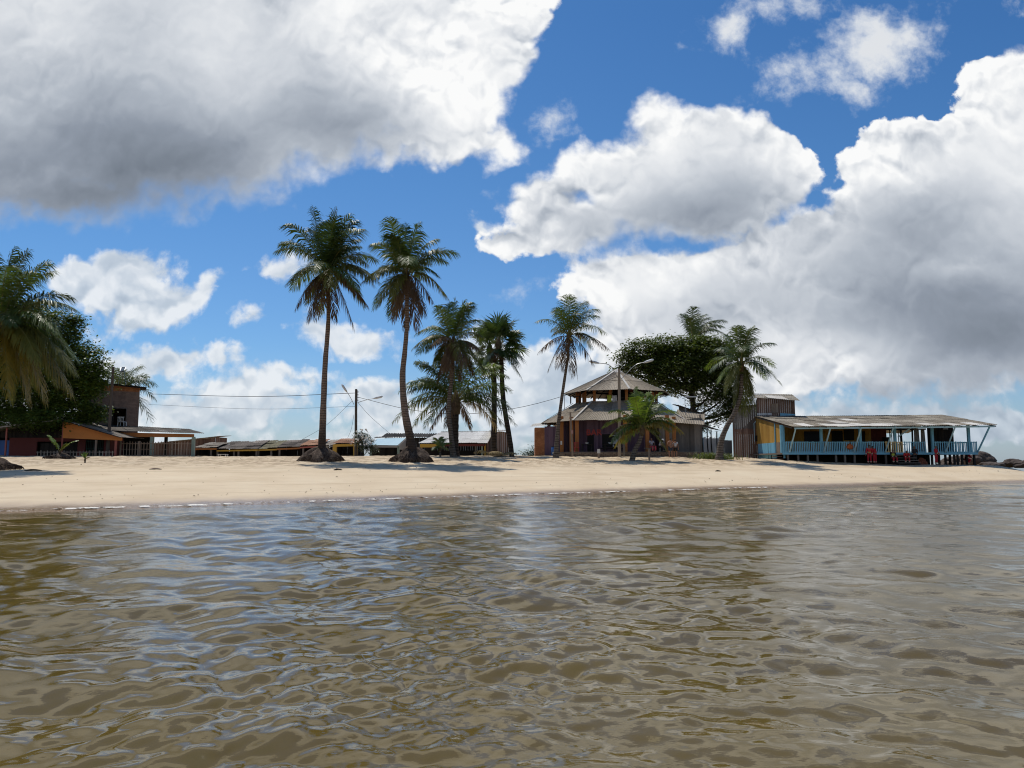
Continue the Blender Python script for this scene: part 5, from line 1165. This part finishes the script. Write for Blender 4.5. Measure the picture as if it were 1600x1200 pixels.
def pose(kind):
    """joints of a 1.72 m figure facing -Y (towards the water); x to its own right is negative"""
    J = dict(pel=(0, 0, .93), sp=(0, 0, 1.12), ch=(0, 0, 1.34), nk=(0, -.005, 1.49), hd=(0, -.02, 1.58), tp=(0, -.015, 1.70),
             sL=(.19, 0, 1.41), eL=(.26, .02, 1.13), wL=(.27, -.05, .88), sR=(-.19, 0, 1.41), eR=(-.26, .02, 1.13), wR=(-.27, -.05, .88),
             hL=(.10, 0, .90), kL=(.12, -.02, .50), aL=(.12, .02, .09), hR=(-.10, 0, .90), kR=(-.12, -.02, .50), aR=(-.12, .02, .09))
    if kind == 'hands_front': J.update(wL=(.10, -.22, 1.02), eL=(.27, -.02, 1.14), wR=(-.10, -.22, 1.02), eR=(-.27, -.02, 1.14))
    if kind == 'hands_back': J.update(wL=(.06, .17, .98), eL=(.27, .10, 1.14), wR=(-.05, .18, .96), eR=(-.27, .10, 1.14))
    if kind == 'lean': J.update(ch=(.03, -.10, 1.32), nk=(.04, -.16, 1.46), hd=(.05, -.21, 1.54), tp=(.05, -.24, 1.65), sL=(.21, -.10, 1.38), sR=(-.16, -.10, 1.39), eL=(.28, -.06, 1.12), wL=(.22, -.22, .95), eR=(-.24, -.06, 1.12), wR=(-.27, -.14, .88))
    if kind in ('sit', 'sit_bent'):
        J.update(kL=(.15, -.44, .93), aL=(.15, -.42, .50), kR=(-.16, -.44, .93), aR=(-.16, -.40, .50), wL=(.12, -.36, 1.02), eL=(.27, -.10, 1.12), wR=(-.12, -.36, 1.02), eR=(-.27, -.10, 1.12))
        if kind == 'sit_bent': J.update(sp=(0, -.06, 1.10), ch=(0, -.18, 1.29), nk=(0, -.27, 1.41), hd=(0, -.34, 1.47), tp=(0, -.38, 1.57), sL=(.19, -.20, 1.35), sR=(-.19, -.20, 1.35), eL=(.24, -.28, 1.08), wL=(.12, -.46, 1.00), eR=(-.24, -.28, 1.08), wR=(-.12, -.46, .98))
    if kind == 'crouch': J.update(pel=(0, .10, .55), hL=(.10, .08, .53), hR=(-.10, .08, .53), kL=(.16, -.30, .55), kR=(-.16, -.30, .52), sp=(0, .02, .74), ch=(0, -.10, .93), nk=(0, -.18, 1.06), hd=(0, -.24, 1.13), tp=(0, -.28, 1.23), sL=(.19, -.12, .99), sR=(-.19, -.12, .99), eL=(.25, -.26, .76), eR=(-.25, -.26, .76), wL=(.12, -.42, .66), wR=(-.12, -.42, .66))
    return {k: Vector(v) for k, v in J.items()}
def person(label, px, py, Y, kind, face, skinm, top, legs, hat=None, bands=False, belt=None, z=None, h=1.0, sleeves='long', legl='long', sit=False, group=None, vest=None, shoes='boot'):
    b = at(px, py, Y); gz = ground(b.x, Y) if z is None else z
    root = empty('person', (b.x, Y, gz - (.42 if False else 0)), label, 'person', group, R(face)); root.scale = (h, h, h)
    J = pose(kind); dz = Vector((0, 0, -J['pel'].z + .09)) if sit else Vector((0, 0, 0))
    J = {k: v + dz for k, v in J.items()}
    V = []; E = []; Rd = []
    def v(p, r, par=None):
        V.append(p); Rd.append(r); i = len(V) - 1
        if par is not None: E.append((par, i))
        return i
    pel = v(J['pel'], (.135, .105)); sp = v(J['sp'], (.125, .095), pel); ch = v(J['ch'], (.145, .105), sp); nk = v(J['nk'], .055, ch)
    jaw = v(J['nk'].lerp(J['hd'], .6), .066, nk); hd = v(J['hd'], .088, jaw); tp = v(J['tp'], .062, hd)
    fw = Vector((0, -1, 0)); v(J['hd'] + fw * .105 + Vector((0, 0, -.015)), .014, hd)      # nose
    for s in (-1, 1): v(J['hd'] + Vector((s * .098, .015, 0)), .016, hd)                    # ears
    for s, a in ((1, 'L'), (-1, 'R')):
        sh = v(J['s' + a], .062, ch); el = v(J['e' + a], .043, sh); wr = v(J['w' + a], .029, el)
        d = (J['w' + a] - J['e' + a]).normalized(); palm_ = J['w' + a] + d * .08; pm = v(palm_, .030, wr)
        side = d.cross(Vector((0, 1, 0)));  side = side.normalized() if side.length > .1 else Vector((1, 0, 0)); bend = Vector((0, -1, -.2)).normalized()
        for q in range(4):
            o = side * (q - 1.5) * .019; l = (.070, .082, .078, .060)[q]; f1 = v(palm_ + o + d * .03, .009, pm); f2 = v(palm_ + o + d * (.03 + l * .5) + bend * .006, .0085, f1); v(palm_ + o + d * (.03 + l * .85) + bend * .024, .007, f2)
        t1 = v(J['w' + a] + d * .045 + side * s * -.035 + bend * .01, .010, pm); v(J['w' + a] + d * .085 + side * s * -.052 + bend * .02, .008, t1)
        hp = v(J['h' + a], .088, pel); kn = v(J['k' + a], .058, hp); an = v(J['a' + a], .040, kn)
        he = v(J['a' + a] + Vector((0, -.05, -.055)), .036, an); v(J['a' + a] + Vector((0, -.17, -.065)), .030, he)
    skin('body', V, E, Rd, SKINS[skinm], root)
    def cloth(name, chain, mat):
        vv = []; ee = []; rr_ = []
        idx = {}
        for path in chain:
            prev = None
            for key, p, r in path:
                if key not in idx: idx[key] = len(vv); vv.append(p); rr_.append(r)
                if prev is not None and (prev, idx[key]) not in ee: ee.append((prev, idx[key]))
                prev = idx[key]
        return skin(name, vv, ee, rr_, M[mat], root)
    if top:
        paths = [[('p', J['pel'] + Vector((0, 0, .0)), (.155, .125)), ('s', J['sp'], (.150, .118)), ('c', J['ch'], (.165, .128)), ('n', J['nk'].lerp(J['ch'], .35), .085)]]
        for a in 'LR':
            q = [('c', J['ch'], (.165, .128)), ('s' + a, J['s' + a], .080), ('e' + a, J['e' + a], .062)]
            if sleeves == 'long': q.append(('w' + a, J['w' + a].lerp(J['e' + a], .05), .047))
            else: q[2] = ('e' + a, J['s' + a].lerp(J['e' + a], .62), .070)
            paths.append(q)
        cloth('shirt' if legs != top else 'coverall_top', paths, top)
    if vest: cloth('vest', [[('p', J['sp'].lerp(J['pel'], .4), (.165, .135)), ('s', J['sp'], (.165, .132)), ('c', J['ch'], (.18, .142)), ('n', J['nk'].lerp(J['ch'], .5), .10)], [('c', J['ch'], (.18, .142)), ('l', J['sL'].lerp(J['ch'], .25), .085)], [('c', J['ch'], (.18, .142)), ('r', J['sR'].lerp(J['ch'], .25), .085)]], vest)
    paths = []
    for a in 'LR':
        q = [('p', J['pel'] + Vector((0, 0, .07)), (.152, .122)), ('h' + a, J['h' + a], .108), ('k' + a, J['k' + a], .078)]
        if legl == 'long': q.append(('a' + a, J['a' + a] + Vector((0, 0, .03)), .068))
        else: q[2] = ('k' + a, J['h' + a].lerp(J['k' + a], .85), .092)
        paths.append(q)
    cloth('trousers' if legl == 'long' else 'shorts', paths, legs)
    if shoes:
        for a in 'LR':
            p = J['a' + a]; skin('shoe', [p + Vector((0, .02, .03)), p + Vector((0, -.01, -.045)), p + Vector((0, -.12, -.058)), p + Vector((0, -.19, -.062))], [(0, 1), (1, 2), (2, 3)], [.052, .050, .044, .034], M[shoes], root)
    def ring(name, p, axis, r, w, m_):
        ax = Vector(axis).normalized(); mb = MB(); mb.tube([p - ax * w, p + ax * w], [r, r], 12); mb.build(name, M[m_], root)
    if belt: ring('belt', J['sp'].lerp(J['pel'], .35), J['sp'] - J['pel'], .160, .030, belt)
    if bands:
        for a in 'LR':
            ring('reflective_band', J['k' + a].lerp(J['a' + a], .72), J['k' + a] - J['a' + a], .079, .028, 'refl'); ring('reflective_band', J['e' + a].lerp(J['w' + a], .75), J['e' + a] - J['w' + a], .062, .022, 'refl')
    up = (J['tp'] - J['hd']).normalized(); hc = J['hd'] + up * .035 + Vector((0, .018, 0))
    if hat:
        mb = MB(); mb.tube([hc - up * .01, hc + up * .05, hc + up * .10], [.115, .108, .05], 12); mb.tube([hc - up * .005 + fw * .08, hc + up * .006 + fw * .10], [.11, .11], 12); mb.build('cap', M[hat], root, True)
        mb = MB(); mb.tube([hc - up * .09 + Vector((0, .03, 0)), hc], [.080, .104], 12); mb.build('hair', M['hair'], root, True)
    else:
        skin('hair', [hc + Vector((0, .035, -.07)), hc + Vector((0, .02, .02)), hc + up * .05], [(0, 1), (1, 2)], [.075, .100, .075], M['hair'], root)
    for s in (-1, 1):
        e = MB(); c_ = J['hd'] + Vector((s * .034, -.084, .012)); e.tube([c_, c_ + fw * .008], [.011, .006], 6); e.build('eye', M['hair'], root)
    return root
CG = 'people in red work clothes at the stilt house'
person('person in red coverall with yellow waist band standing with back turned by the steps', 1359, 727, 69.0, 'stand', 180, 'brown', 'cov_red', 'cov_red', None, True, 'refl_y', h=1.02, group=CG)
person('person in red coverall half behind the one with the yellow band, head bent', 1367.5, 727, 69.35, 'lean', 200, 'brown', 'cov_red', 'cov_red', None, True, None, group=CG)
person('person wearing a yellow green vest sitting on the steps', 1395.5, 720, 69.35, 'sit', 0, 'brown', 'cov_dark', 'cov_red', None, True, None, z=1.86, sit=True, group=CG, vest='vest')
person('person in red coverall bent forward sitting on the steps', 1416, 720, 69.35, 'sit_bent', -12, 'brown', 'cov_red', 'cov_red', None, True, None, z=1.86, sit=True, group=CG)
person('person in black clothes standing in the shade beside the steps', 1430, 727, 69.5, 'hands_front', 10, 'brown', 'cov_dark', 'cov_dark', None, False, None, group=CG)
person('person in red coverall standing alone, turned sideways, at the dark stilts', 1463.5, 728, 69.0, 'hands_front', 38, 'brown', 'cov_red', 'cov_red', None, True, None, h=1.02, group=CG)
person('person in red coverall crouching behind the outermost stilts', 1511, 728, 71.6, 'crouch', 75, 'brown', 'cov_red', 'cov_red', None, True, None, group=CG, h=1.05)
BGp = 'people on the bar terrace'
TZ = TERR + .02
def bench(px, Y, label, m_):
    x = X_(px, Y); T = Thing('stool', (x, Y, TZ), label, 'stool')
    T.part('seat', one('box', x - .24, x + .24, Y - .2, Y + .2, TZ + .42, TZ + .47), m_)
    for sx in (-.19, .19):
        for sy in (-.15, .15): T.part('leg', one('beam', (x + sx, Y + sy, TZ), (x + sx * .9, Y + sy * .9, TZ + .42), .045), m_)
bench(1019, 69.5, 'red stool under the person in pink trousers', 'red_paint'); bench(1031, 69.6, 'dark stool under the person in the white cap', 'wood_dark')
person('person in grey shirt and pink red trousers seated on the terrace beside the small palm', 1018, 707, 69.45, 'sit', 25, 'brown', 'shirt_p', 'shorts_pink', None, z=TZ + .42, sit=True, group=BGp, sleeves='short')
person('person in white shirt and white cap seated on the terrace', 1030.5, 707, 69.55, 'sit_bent', 55, 'tan', 'shirt_w', 'cov_dark', 'shirt_w', z=TZ + .42, sit=True, group=BGp, sleeves='short')
person('bare chested person in dark shorts seen from behind, arms folded behind the back', 1048, 716, 68.1, 'hands_back', 180, 'tan', None, 'denim', None, group=BGp, legl='short', shoes=None, h=1.02)
person('person in pale top and dark shorts partly hidden by the bare chested one', 1055.5, 716, 68.4, 'stand', 150, 'tan', 'shirt_w', 'cov_dark', None, group=BGp, sleeves='short', legl='short', shoes=None, h=.95)
person('person in dark red shirt up in the shaded gallery under the conical roof', 987, 632, 73.6, 'hands_front', -20, 'brown', 'maroon', 'cov_dark', None, z=7.32, h=.95)

# ------------------------------------------------------------------ lamp posts and cables
def street_pole(label, base, Y, top, armL, armR, name='utility_pole', ins=True, m_='pole_wood', r=.15):
    b = at(*base, Y); gz = ground(b.x, Y); t = at(*top, Y); T = Thing(name, (b.x, Y, gz), label, 'utility pole')
    T.part('pole', one('tube', [(b.x, Y, gz - .3), (t.x, Y, t.z)], [r, r * .75], 10), m_)
    for arm, mid, kink in (armL, armR):
        s, e = at(*mid, Y - .1), at(*arm, Y - .6); k = at(*kink, Y - .4)
        T.part('lamp_arm', one('tube', spline([s, k, e], 10), .028, 6), 'metal')
        d = (e - k).normalized(); mb = MB(); mb.tube([e - d * .15, e + d * .15, e + d * .62, e + d * .8], [.05, .11, .12, .04], 8); T.part('lamp_head', mb, 'lampwhite', smooth=True)
    if ins:
        z = t.z
        for i in range(4): T.part('insulator', fn_mb(lambda m: m.tube([(t.x + .2, Y - .05, z - .35 - i * .28), (t.x + .2, Y - .05, z - .2 - i * .28)], [.06, .05], 6)), 'lampwhite')
        T.part('rack', one('box', t.x + .12, t.x + .16, Y - .08, Y - .02, z - 1.3, z - .1), 'metal')
    return t
P1 = street_pole('dark utility pole with two street lamps beside the flowering bush', (556, 712), 75.0, (556.5, 608), ((541, 611), (553, 632), (547, 620)), ((586, 622), (559, 629), (570, 625.5)))
P2 = street_pole('weathered pole with two curved lamp arms in front of the bar roof', (968, 716), 67.8, (967.5, 576), ((934, 567), (965, 590), (953, 571)), ((1008, 566), (971, 592), (992, 571)), ins=False, m_='pole_pale', r=.15)
def cable(label, pts, Y0, Y1, sag=0.0, r=.020):
    n = 20; ys = [lerp(Y0, Y1, i / (len(pts) - 1)) for i in range(len(pts))]; p = [at(a, b, y) for (a, b), y in zip(pts, ys)]
    sp = spline(p, n) if len(p) > 2 else [p[0].lerp(p[1], i / (n - 1)) - Vector((0, 0, sag * 4 * (i / (n - 1)) * (1 - i / (n - 1)))) for i in range(n)]
    o = one('tube', sp, r, 5).build('power_line', M['wire'], None, True, tuple(sp[0])); o.location = sp[0]; tag(o, label, 'cable', 'overhead cables')
cable('thick cable running level from the utility pole to the brick house side', [(556, 614), (400, 619.5), (236, 615.5)], 75, 92, 0, .028)
cable('thin lower cable running from the utility pole towards the brick house', [(555, 635), (400, 639), (232, 632)], 75, 92, 0, .014)
cable('cable drooping behind the palms from the utility pole to the bar', [(557, 620), (640, 640), (720, 647), (805, 638), (886, 617), (966, 588)], 75, 68, 0, .022)
cable('slanting cable from the utility pole down to the long stall roofs', [(550, 627), (510, 664), (470, 688)], 75, 83, 0, .014)
cable('slanting cable from the utility pole down to the black shed', [(560, 630), (580, 652), (612, 680)], 75, 90, 0, .016)
cable('short steep cable from the utility pole to the yellow framed stall', [(553, 648), (549, 670), (543, 685)], 75, 82, 0, .014)

def posts():
    def stick(px, b, t, Y, r, label, m_, name='stake', tilt=0.0, extra=None):
        a = at(px, b, Y); z = ground(a.x, Y) if extra != 'terr' else a.z; tp = at(px + tilt, t, Y); T = Thing(name, (a.x, Y, z), label, 'post')
        T.part('shaft', one('tube', [(a.x, Y, min(z, a.z) - .3), (tp.x, Y, tp.z)], [r, r * .9], 8), m_); return T, tp
    stick(895, 713, 644, 68.6, .09, 'tall thin crooked stake leaning against the bar eave', 'wood_pale', tilt=-4)
    T, tp = stick(935.5, 715, 702, 66.5, .10, 'short stake with a white painted top before the terrace', 'wood_pale')
    T.part('painted_top', one('tube', [(tp.x, 66.5, tp.z - .35), (tp.x, 66.5, tp.z + .02)], [.135, .13], 10), 'white_paint')
    T, tp = stick(1014.5, 719, 701, 63.5, .085, 'pale stake carrying a thin crossbar beside the small palm', 'wood_pale')
    T.part('crossbar', one('beam', tp + Vector((-.45, 0, .02)), tp + Vector((.45, 0, .06)), .07, .05), 'wood_grey')
    stick(975, 716, 690, 68, .10, 'grey stake standing under the fronds of the small palm', 'wood_grey')
    T, tp = stick(882, 646, 615, 76.5, .03, 'thin antenna mast sticking up behind the bar roof', 'metal', 'antenna', extra='terr')
    T.part('crosspiece', one('beam', tp + Vector((-.1, 0, -.05)), tp + Vector((.45, 0, .03)), .03), 'metal')
posts()

# ------------------------------------------------------------------ rocks
M['rock'] = None
def rocks():
    m, t, p, out = material("dark_rock"); tc = t.new('ShaderNodeTexCoord').outputs['Object']
    a = t.noise(tc, 1.1, 6, .65); b = t.noise(tc, 5, 5, .7)
    col = t.ramp(t.add(t.mul(a, .6), t.mul(b, .4)), [(.32, (.028, .018, .013)), (.5, (.075, .052, .038)), (.68, (.15, .115, .088))])
    t.l.new(col, p.inputs['Base Color']); p.inputs['Roughness'].default_value = .85; bump(t, p, b, .8, .15)
    specs = [(1536, 718, 20, 13, 86, 'large rounded boulder, the highest beyond the end of the stilt house'), (1519, 722, 17, 11, 84, 'brown boulder wedged between the outer stilts and the highest boulder'), (1508, 722, 18, 12, 88, 'boulder seen between the outer stilts, behind the crouching person'),
             (1488, 724, 22, 11, 90, 'wide boulder seen through the row of dark stilts'), (1548, 727, 20, 5, 82, 'flat low rock in front of the highest boulder'), (1583, 724.5, 15, 7, 95, 'dark boulder standing in the sea, cut by the picture edge'), (1572, 727, 12, 5, 96, 'small flat rock in the sea'), (1600, 726, 16, 7, 94, 'dark sea rock at the very picture edge')]
    for i, (px, py, rx, ry, Y, lb) in enumerate(specs):
        c = at(px, py, Y); wx, wz = rx * Y / F, ry * Y / F; bm = bmesh.new(); bmesh.ops.create_icosphere(bm, subdivisions=4, radius=1)
        for v in bm.verts:
            d = v.co.normalized(); s = Vector((i * 7.3, i * 3.1, 0)); n = mnoise.noise(d * 1.1 + s) * .35 + abs(mnoise.noise(d * 2.4 + s)) * -.28 + mnoise.noise(d * 6 + s) * .06
            q = d * (1 + n); q.z = max(q.z, -.75); v.co = Vector((q.x * wx, q.y * wx * .8, q.z * wz))
        me = bpy.data.meshes.new('boulder'); bm.to_mesh(me); bm.free(); me.polygons.foreach_set('use_smooth', [True] * len(me.polygons)); me.materials.append(m)
        o = bpy.data.objects.new('boulder', me); C.objects.link(o); o.location = c; tag(o, lb, 'rock', 'rocks at the point')
rocks()

# ------------------------------------------------------------------ small things on the sand
def small_things():
    rr = random.Random(77)
    # dry frond heap
    Y = 70; b = at(775, 711, Y); b.z = ground(b.x, Y); T = Thing('dry_frond_heap', b, 'heap of straw coloured dry palm fronds on a sand hump by the plank hut', 'palm fronds')
    for i in range(9):
        a = Vector((b.x + rr.uniform(-.9, .9), Y + rr.uniform(-.3, .3), b.z + rr.uniform(.05, .25))); dx = rr.choice((-1, 1)) * rr.uniform(.9, 1.6); mb = MB(); frond(mb, a, a + Vector((dx, rr.uniform(-.5, .3), rr.uniform(-.05, .25))), .30, .9, 26, .55, .06, i, .05, 0, 1, 0, .03)
        T.part('frond', mb, [M['frond_s'], M['heart']])
    # grass at the foot of the curved palm
    def tuft(px, py, Y, n, hgt, wid, label, mat='grass', name='grass_tuft', cat='grass'):
        c = at(px, py, Y); c.z = ground(c.x, Y); mb = MB()
        for i in range(n):
            p = Vector((c.x + rr.gauss(0, wid), Y + rr.gauss(0, wid * .6), c.z - .03)); p.z = ground(p.x, p.y) - .03; a = rr.uniform(0, 6.28); l = hgt * rr.uniform(.5, 1.1)
            e = p + Vector((math.cos(a) * l * .5, math.sin(a) * l * .5, l * .8)); m_ = p + Vector((math.cos(a) * l * .18, math.sin(a) * l * .18, l * .55)); w = Vector((-math.sin(a), math.cos(a), 0)) * .03
            mb.quad(p - w, p + w, m_ + w * .7, m_ - w * .7); mb.tri(m_ - w * .7, m_ + w * .7, e)
        o = mb.build(name, M[mat], None, False, tuple(c)); o.location = c; tag(o, label, cat)
    tuft(1116, 709, 67, 420, .75, .85, 'mound of grass at the foot of the curved palm'); tuft(1131, 711, 66.5, 160, .45, .6, 'low strip of grass between the curved palm and the plank shed')
    tuft(660, 702, 56.3, 130, .5, .28, 'green ferny tuft growing on the root mound of the bowed palm', 'leaf_bush', 'fern_tuft', 'plant')
    # driftwood
    for px, py, L_, lb in ((243, 734, .75, 'pale stick of driftwood lying alone on the sand near the picture edge'), (52, 736, .9, 'dark stick lying in the shade of the huge palm'), (790, 714, 2.2, 'long thin branch lying on the sand crest by the plank hut'), (528, 735, .5, 'short dark twig below the tallest palm'), (1122, 737, .4, 'small dark stick on the smooth sand below the plank shed')):
        c = ground_px(px, py)
        if c is None: continue
        a = rr.uniform(-.3, .3); d = Vector((math.cos(a), math.sin(a) * .5, 0)) * L_; mb = MB(); mb.tube(spline([c - d * .5 + Vector((0, 0, .02)), c + Vector((0, .05, .06)), c + d * .5 + Vector((0, 0, .03))], 7), [.03, .045, .05, .045, .04, .03, .015], 6, 0, True, 3, .3)
        o = mb.build('driftwood', M['wood_pale' if 'pale' in lb else 'wood_dark'], None, False, tuple(c)); o.location = c; tag(o, lb, 'driftwood', 'sticks on the sand')
    # loose bits of leaf and husk: too many to count
    mb = MB()
    for i in range(650):
        x = rr.uniform(-45, 42); sh = float(np.interp(x, SX, SY)); y = sh + (abs(rr.gauss(0, 1)) * 1.2 + 3.2 if rr.random() < .3 else rr.uniform(8, 44)); 
        if y > 73: continue
        z = ground(x, y) + .02; s = rr.uniform(.015, .05) * (2.0 if rr.random() < .06 else 1); a = rr.uniform(0, 6.28); d = Vector((math.cos(a), math.sin(a), rr.uniform(0, .3))) * s; e = Vector((-math.sin(a), math.cos(a), rr.uniform(0, .4))) * s * .6
        p = Vector((x, y, z + .015)); h = Vector((0, 0, s * .5)); mb.tri(p - d, p + e, p + h); mb.tri(p + e, p + d, p + h); mb.tri(p + d, p - e, p + h); mb.tri(p - e, p - d, p + h)
    tag(mb.build('litter', M['heart']), kind='stuff')
    # brown heap by the steps
    c = at(1440, 727, 70.3); c.z = ground(c.x, 70.3); bm = bmesh.new(); bmesh.ops.create_icosphere(bm, subdivisions=3, radius=1)
    for v in bm.verts: d = v.co.copy(); n = 1 + .35 * mnoise.noise(d * 2.1) + .12 * mnoise.noise(d * 6); v.co = Vector((d.x * .55 * n, d.y * .4 * n, max(-.1, d.z) * .62 * n))
    me = bpy.data.meshes.new('sack_heap'); bm.to_mesh(me); bm.free(); me.materials.append(M['rust_sack']); o = bpy.data.objects.new('sack_heap', me); C.objects.link(o); o.location = c; tag(o, 'rust brown heap slumped in the shade under the deck', 'heap')
    # orange bag on the rail
    c = at(1328, 697.5, 69.93); bm = bmesh.new(); bmesh.ops.create_icosphere(bm, subdivisions=3, radius=1)
    for v in bm.verts: d = v.co.copy(); v.co = Vector((d.x * .26 * (1.2 - .5 * d.z), d.y * .13, d.z * .26 + .10 * mnoise.noise(d * 2.5)))
    me = bpy.data.meshes.new('orange_bag'); bm.to_mesh(me); bm.free(); me.polygons.foreach_set('use_smooth', [True] * len(me.polygons)); me.materials.append(M['bag']); o = bpy.data.objects.new('orange_bag', me); C.objects.link(o); o.location = c; tag(o, 'orange brown bag hanging on the blue railing', 'bag')
    mb = MB(); mb.tube(spline([(-.08, 0, .2), (-.03, .02, .46), (.05, .02, .46), (.08, 0, .2)], 9), .018, 5); mb.build('strap', M['wood_dark'], o)
    # cloths in the gallery
    for px0, px1, py0, py1, m_, lb in ((949, 955.5, 617, 630, 'vest', 'yellow green cloth hanging from the gallery rail'), (956.5, 964, 617.5, 630, 'shirt_w', 'off white cloth hanging beside the yellow green cloth')):
        Y = 73.0; q0, q1 = at(px0, py0, Y), at(px1, py1, Y); vs = []; n = 12
        for j in range(6):
            for i in range(n + 1): u = i / n; vs.append(((u - .5) * (q1.x - q0.x), .05 * math.sin(u * 9 + j * .4), -(q0.z - q1.z) * j / 5))
        fs = [(j * (n + 1) + i, j * (n + 1) + i + 1, (j + 1) * (n + 1) + i + 1, (j + 1) * (n + 1) + i) for j in range(5) for i in range(n)]
        o = link_mesh('hanging_cloth', vs, fs, M[m_], None, True); o.location = ((q0.x + q1.x) / 2, Y, q0.z); tag(o, lb, 'cloth'); o.modifiers.new('thickness', 'SOLIDIFY').thickness = .012
    # white flowers on the bush
    f = [o for o in C.objects if o.name == 'flowering_bush'][0]; mb = MB(); o0 = f.location
    for i in range(34):
        p = at(rr.gauss(566, 9), rr.gauss(686, 9), 73.0 + rr.uniform(-.3, .3)); s = rr.uniform(.06, .12)
        for k in range(5): a = 1.257 * k; d = Vector((math.cos(a) * s, -s * .3, math.sin(a) * s)); e = Vector((-d.z, 0, d.x)) * .45; mb.quad(p, p + d * .6 + e, p + d, p + d * .6 - e)
    mb.build('blossom', M['blossom'], f, False, tuple(o0))
M['rust_sack'] = paint("rust_sacking", (.20, .065, .035), .4, .9); M['bag'] = paint("orange_bag_cloth", (.45, .12, .04), .3, .8); M['blossom'] = plain("white_petal", (.75, .74, .70), .6)
small_things()

# ------------------------------------------------------------------ foam where the water meets the sand
def foam():
    m, t, p, out = material("foam"); tc = t.new('ShaderNodeTexCoord').outputs['Object']
    n = t.noise(tc, 3.5, 5, .7); n2 = t.noise(tc, .5, 3, .6)
    p.inputs['Base Color'].default_value = (.72, .68, .60, 1); p.inputs['Roughness'].default_value = .7
    tr = t.new('ShaderNodeBsdfTransparent'); mx = t.new('ShaderNodeMixShader')
    t.put(mx.inputs[0], t.smooth(t.add(t.mul(n, .75), t.mul(n2, .45)), .57, .70)); t.l.new(tr.outputs[0], mx.inputs[1]); t.l.new(p.outputs[0], mx.inputs[2]); t.l.new(mx.outputs[0], out.inputs[0])
    xs = np.arange(-24, 16, .06); ys = np.linspace(0, 75, 3001); line = []
    for x in xs:
        z = ground_np(np.full_like(ys, x), ys, False); k = np.argmax(z > .035); line.append(ys[k])
    line = np.array(line); k = np.ones(9) / 9; line = np.convolve(np.pad(line, 4, 'edge'), k, 'valid')
    V = []; nr = 5
    for j in range(nr):
        f = j / (nr - 1); wob = vnoise(xs * .7, xs * 0 + 3.3, 8) * .5
        yy = line + wob * .7 - .38 + .42 * f; V.append(np.stack([xs, yy, .045 + .035 * np.sin(np.pi * f) + .02 * vnoise(xs * 4, yy * 4, 9)], -1))
    o = grid_mesh("foam", np.concatenate(V), nr, len(xs), m); tag(o, kind='stuff')
foam()

# ------------------------------------------------------------------ furniture of the bar
def bar_things():
    def table(px, Y, z, w, label, bowl=None):
        x = X_(px, Y); T = Thing('wooden_table', (x, Y, z), label, 'table', 'dark tables of the bar'); T.part('tabletop', one('box', x - w, x + w, Y - .35, Y + .35, z + .70, z + .74), 'wood_dark')
        for sx in (-1, 1):
            for sy in (-.28, .28): T.part('leg', one('beam', (x + sx * (w - .08), Y + sy, z), (x + sx * (w - .08), Y + sy, z + .70), .07), 'wood_dark')
        if bowl:
            mb = MB(); mb.tube([(0, 0, 0), (0, 0, .03), (0, 0, .12), (0, 0, .13)], [.07, .10, .17, .16], 12); o = mb.build('white_bowl', M['white_plastic'], None, True); o.location = (x, Y - .05, z + .742); tag(o, bowl, 'bowl')
    table(917, 70.6, TZ, .5, 'dark terrace table below the red letters', 'white bowl on the dark table below the red letters'); table(953, 70.3, TZ, .55, 'dark terrace table standing left of the small palm trunk', 'white bowl on the table left of the small palm')
    table(899, 74.6, 7.3, .5, 'dark table up in the gallery beside the leftmost open side')
    Y = 70.9; x = X_(901, Y); T = Thing('plastic_chair', (x, Y, TZ), 'red plastic chair by the doorway post of the bar', 'chair')
    T.part('seat', one('box', x - .24, x + .24, Y - .22, Y + .24, TZ + .42, TZ + .46), 'red_chair'); T.part('backrest', fn_mb(pickets, (x - .23, Y + .24), (x + .23, Y + .24), TZ + .46, TZ + .9, .1, .05, .02, (.95,), railw=.08), 'red_chair')
    for sx in (-.2, .2):
        for sy in (-.18, .2): T.part('leg', one('beam', (x + sx, Y + sy, TZ), (x + sx * .92, Y + sy * .92, TZ + .42), .045), 'red_chair')
    Y = 74.0; b = at(866, 712, Y); z = ground(b.x, Y); T = Thing('blue_drum', (b.x, Y, z), 'blue plastic drum against the purple planks by the slender palm', 'drum')
    T.part('barrel', fn_mb(lambda m: m.tube([(b.x, Y, z), (b.x, Y, z + .08), (b.x, Y, z + .3), (b.x, Y, z + .34), (b.x, Y, z + .62), (b.x, Y, z + .66), (b.x, Y, z + .88)], [.27, .29, .29, .305, .305, .29, .28], 16)), 'bluetarp', smooth=True)
    T.part('lid', fn_mb(lambda m: m.tube([(b.x, Y, z + .88), (b.x, Y, z + .93)], [.30, .29], 16)), 'darkblue')
    for px, py, w, h, Y, lb in ((877, 692, .16, .36, 73.2, 'small white notice fixed near the slender palm'), (894, 675, .18, .30, 68.45, 'small pink notice nailed to the crooked stake')):
        c = at(px, py, Y); o = one('box', -w / 2, w / 2, -.012, .012, -h / 2, h / 2).build('notice', M['white_paint' if 'white' in lb else 'pink_notice'], None); o.location = c; tag(o, lb, 'sign')
M['red_chair'] = plain("red_plastic", (.36, .03, .025), .4); M['pink_notice'] = paint("pink_board", (.50, .27, .23), .2)
bar_things()
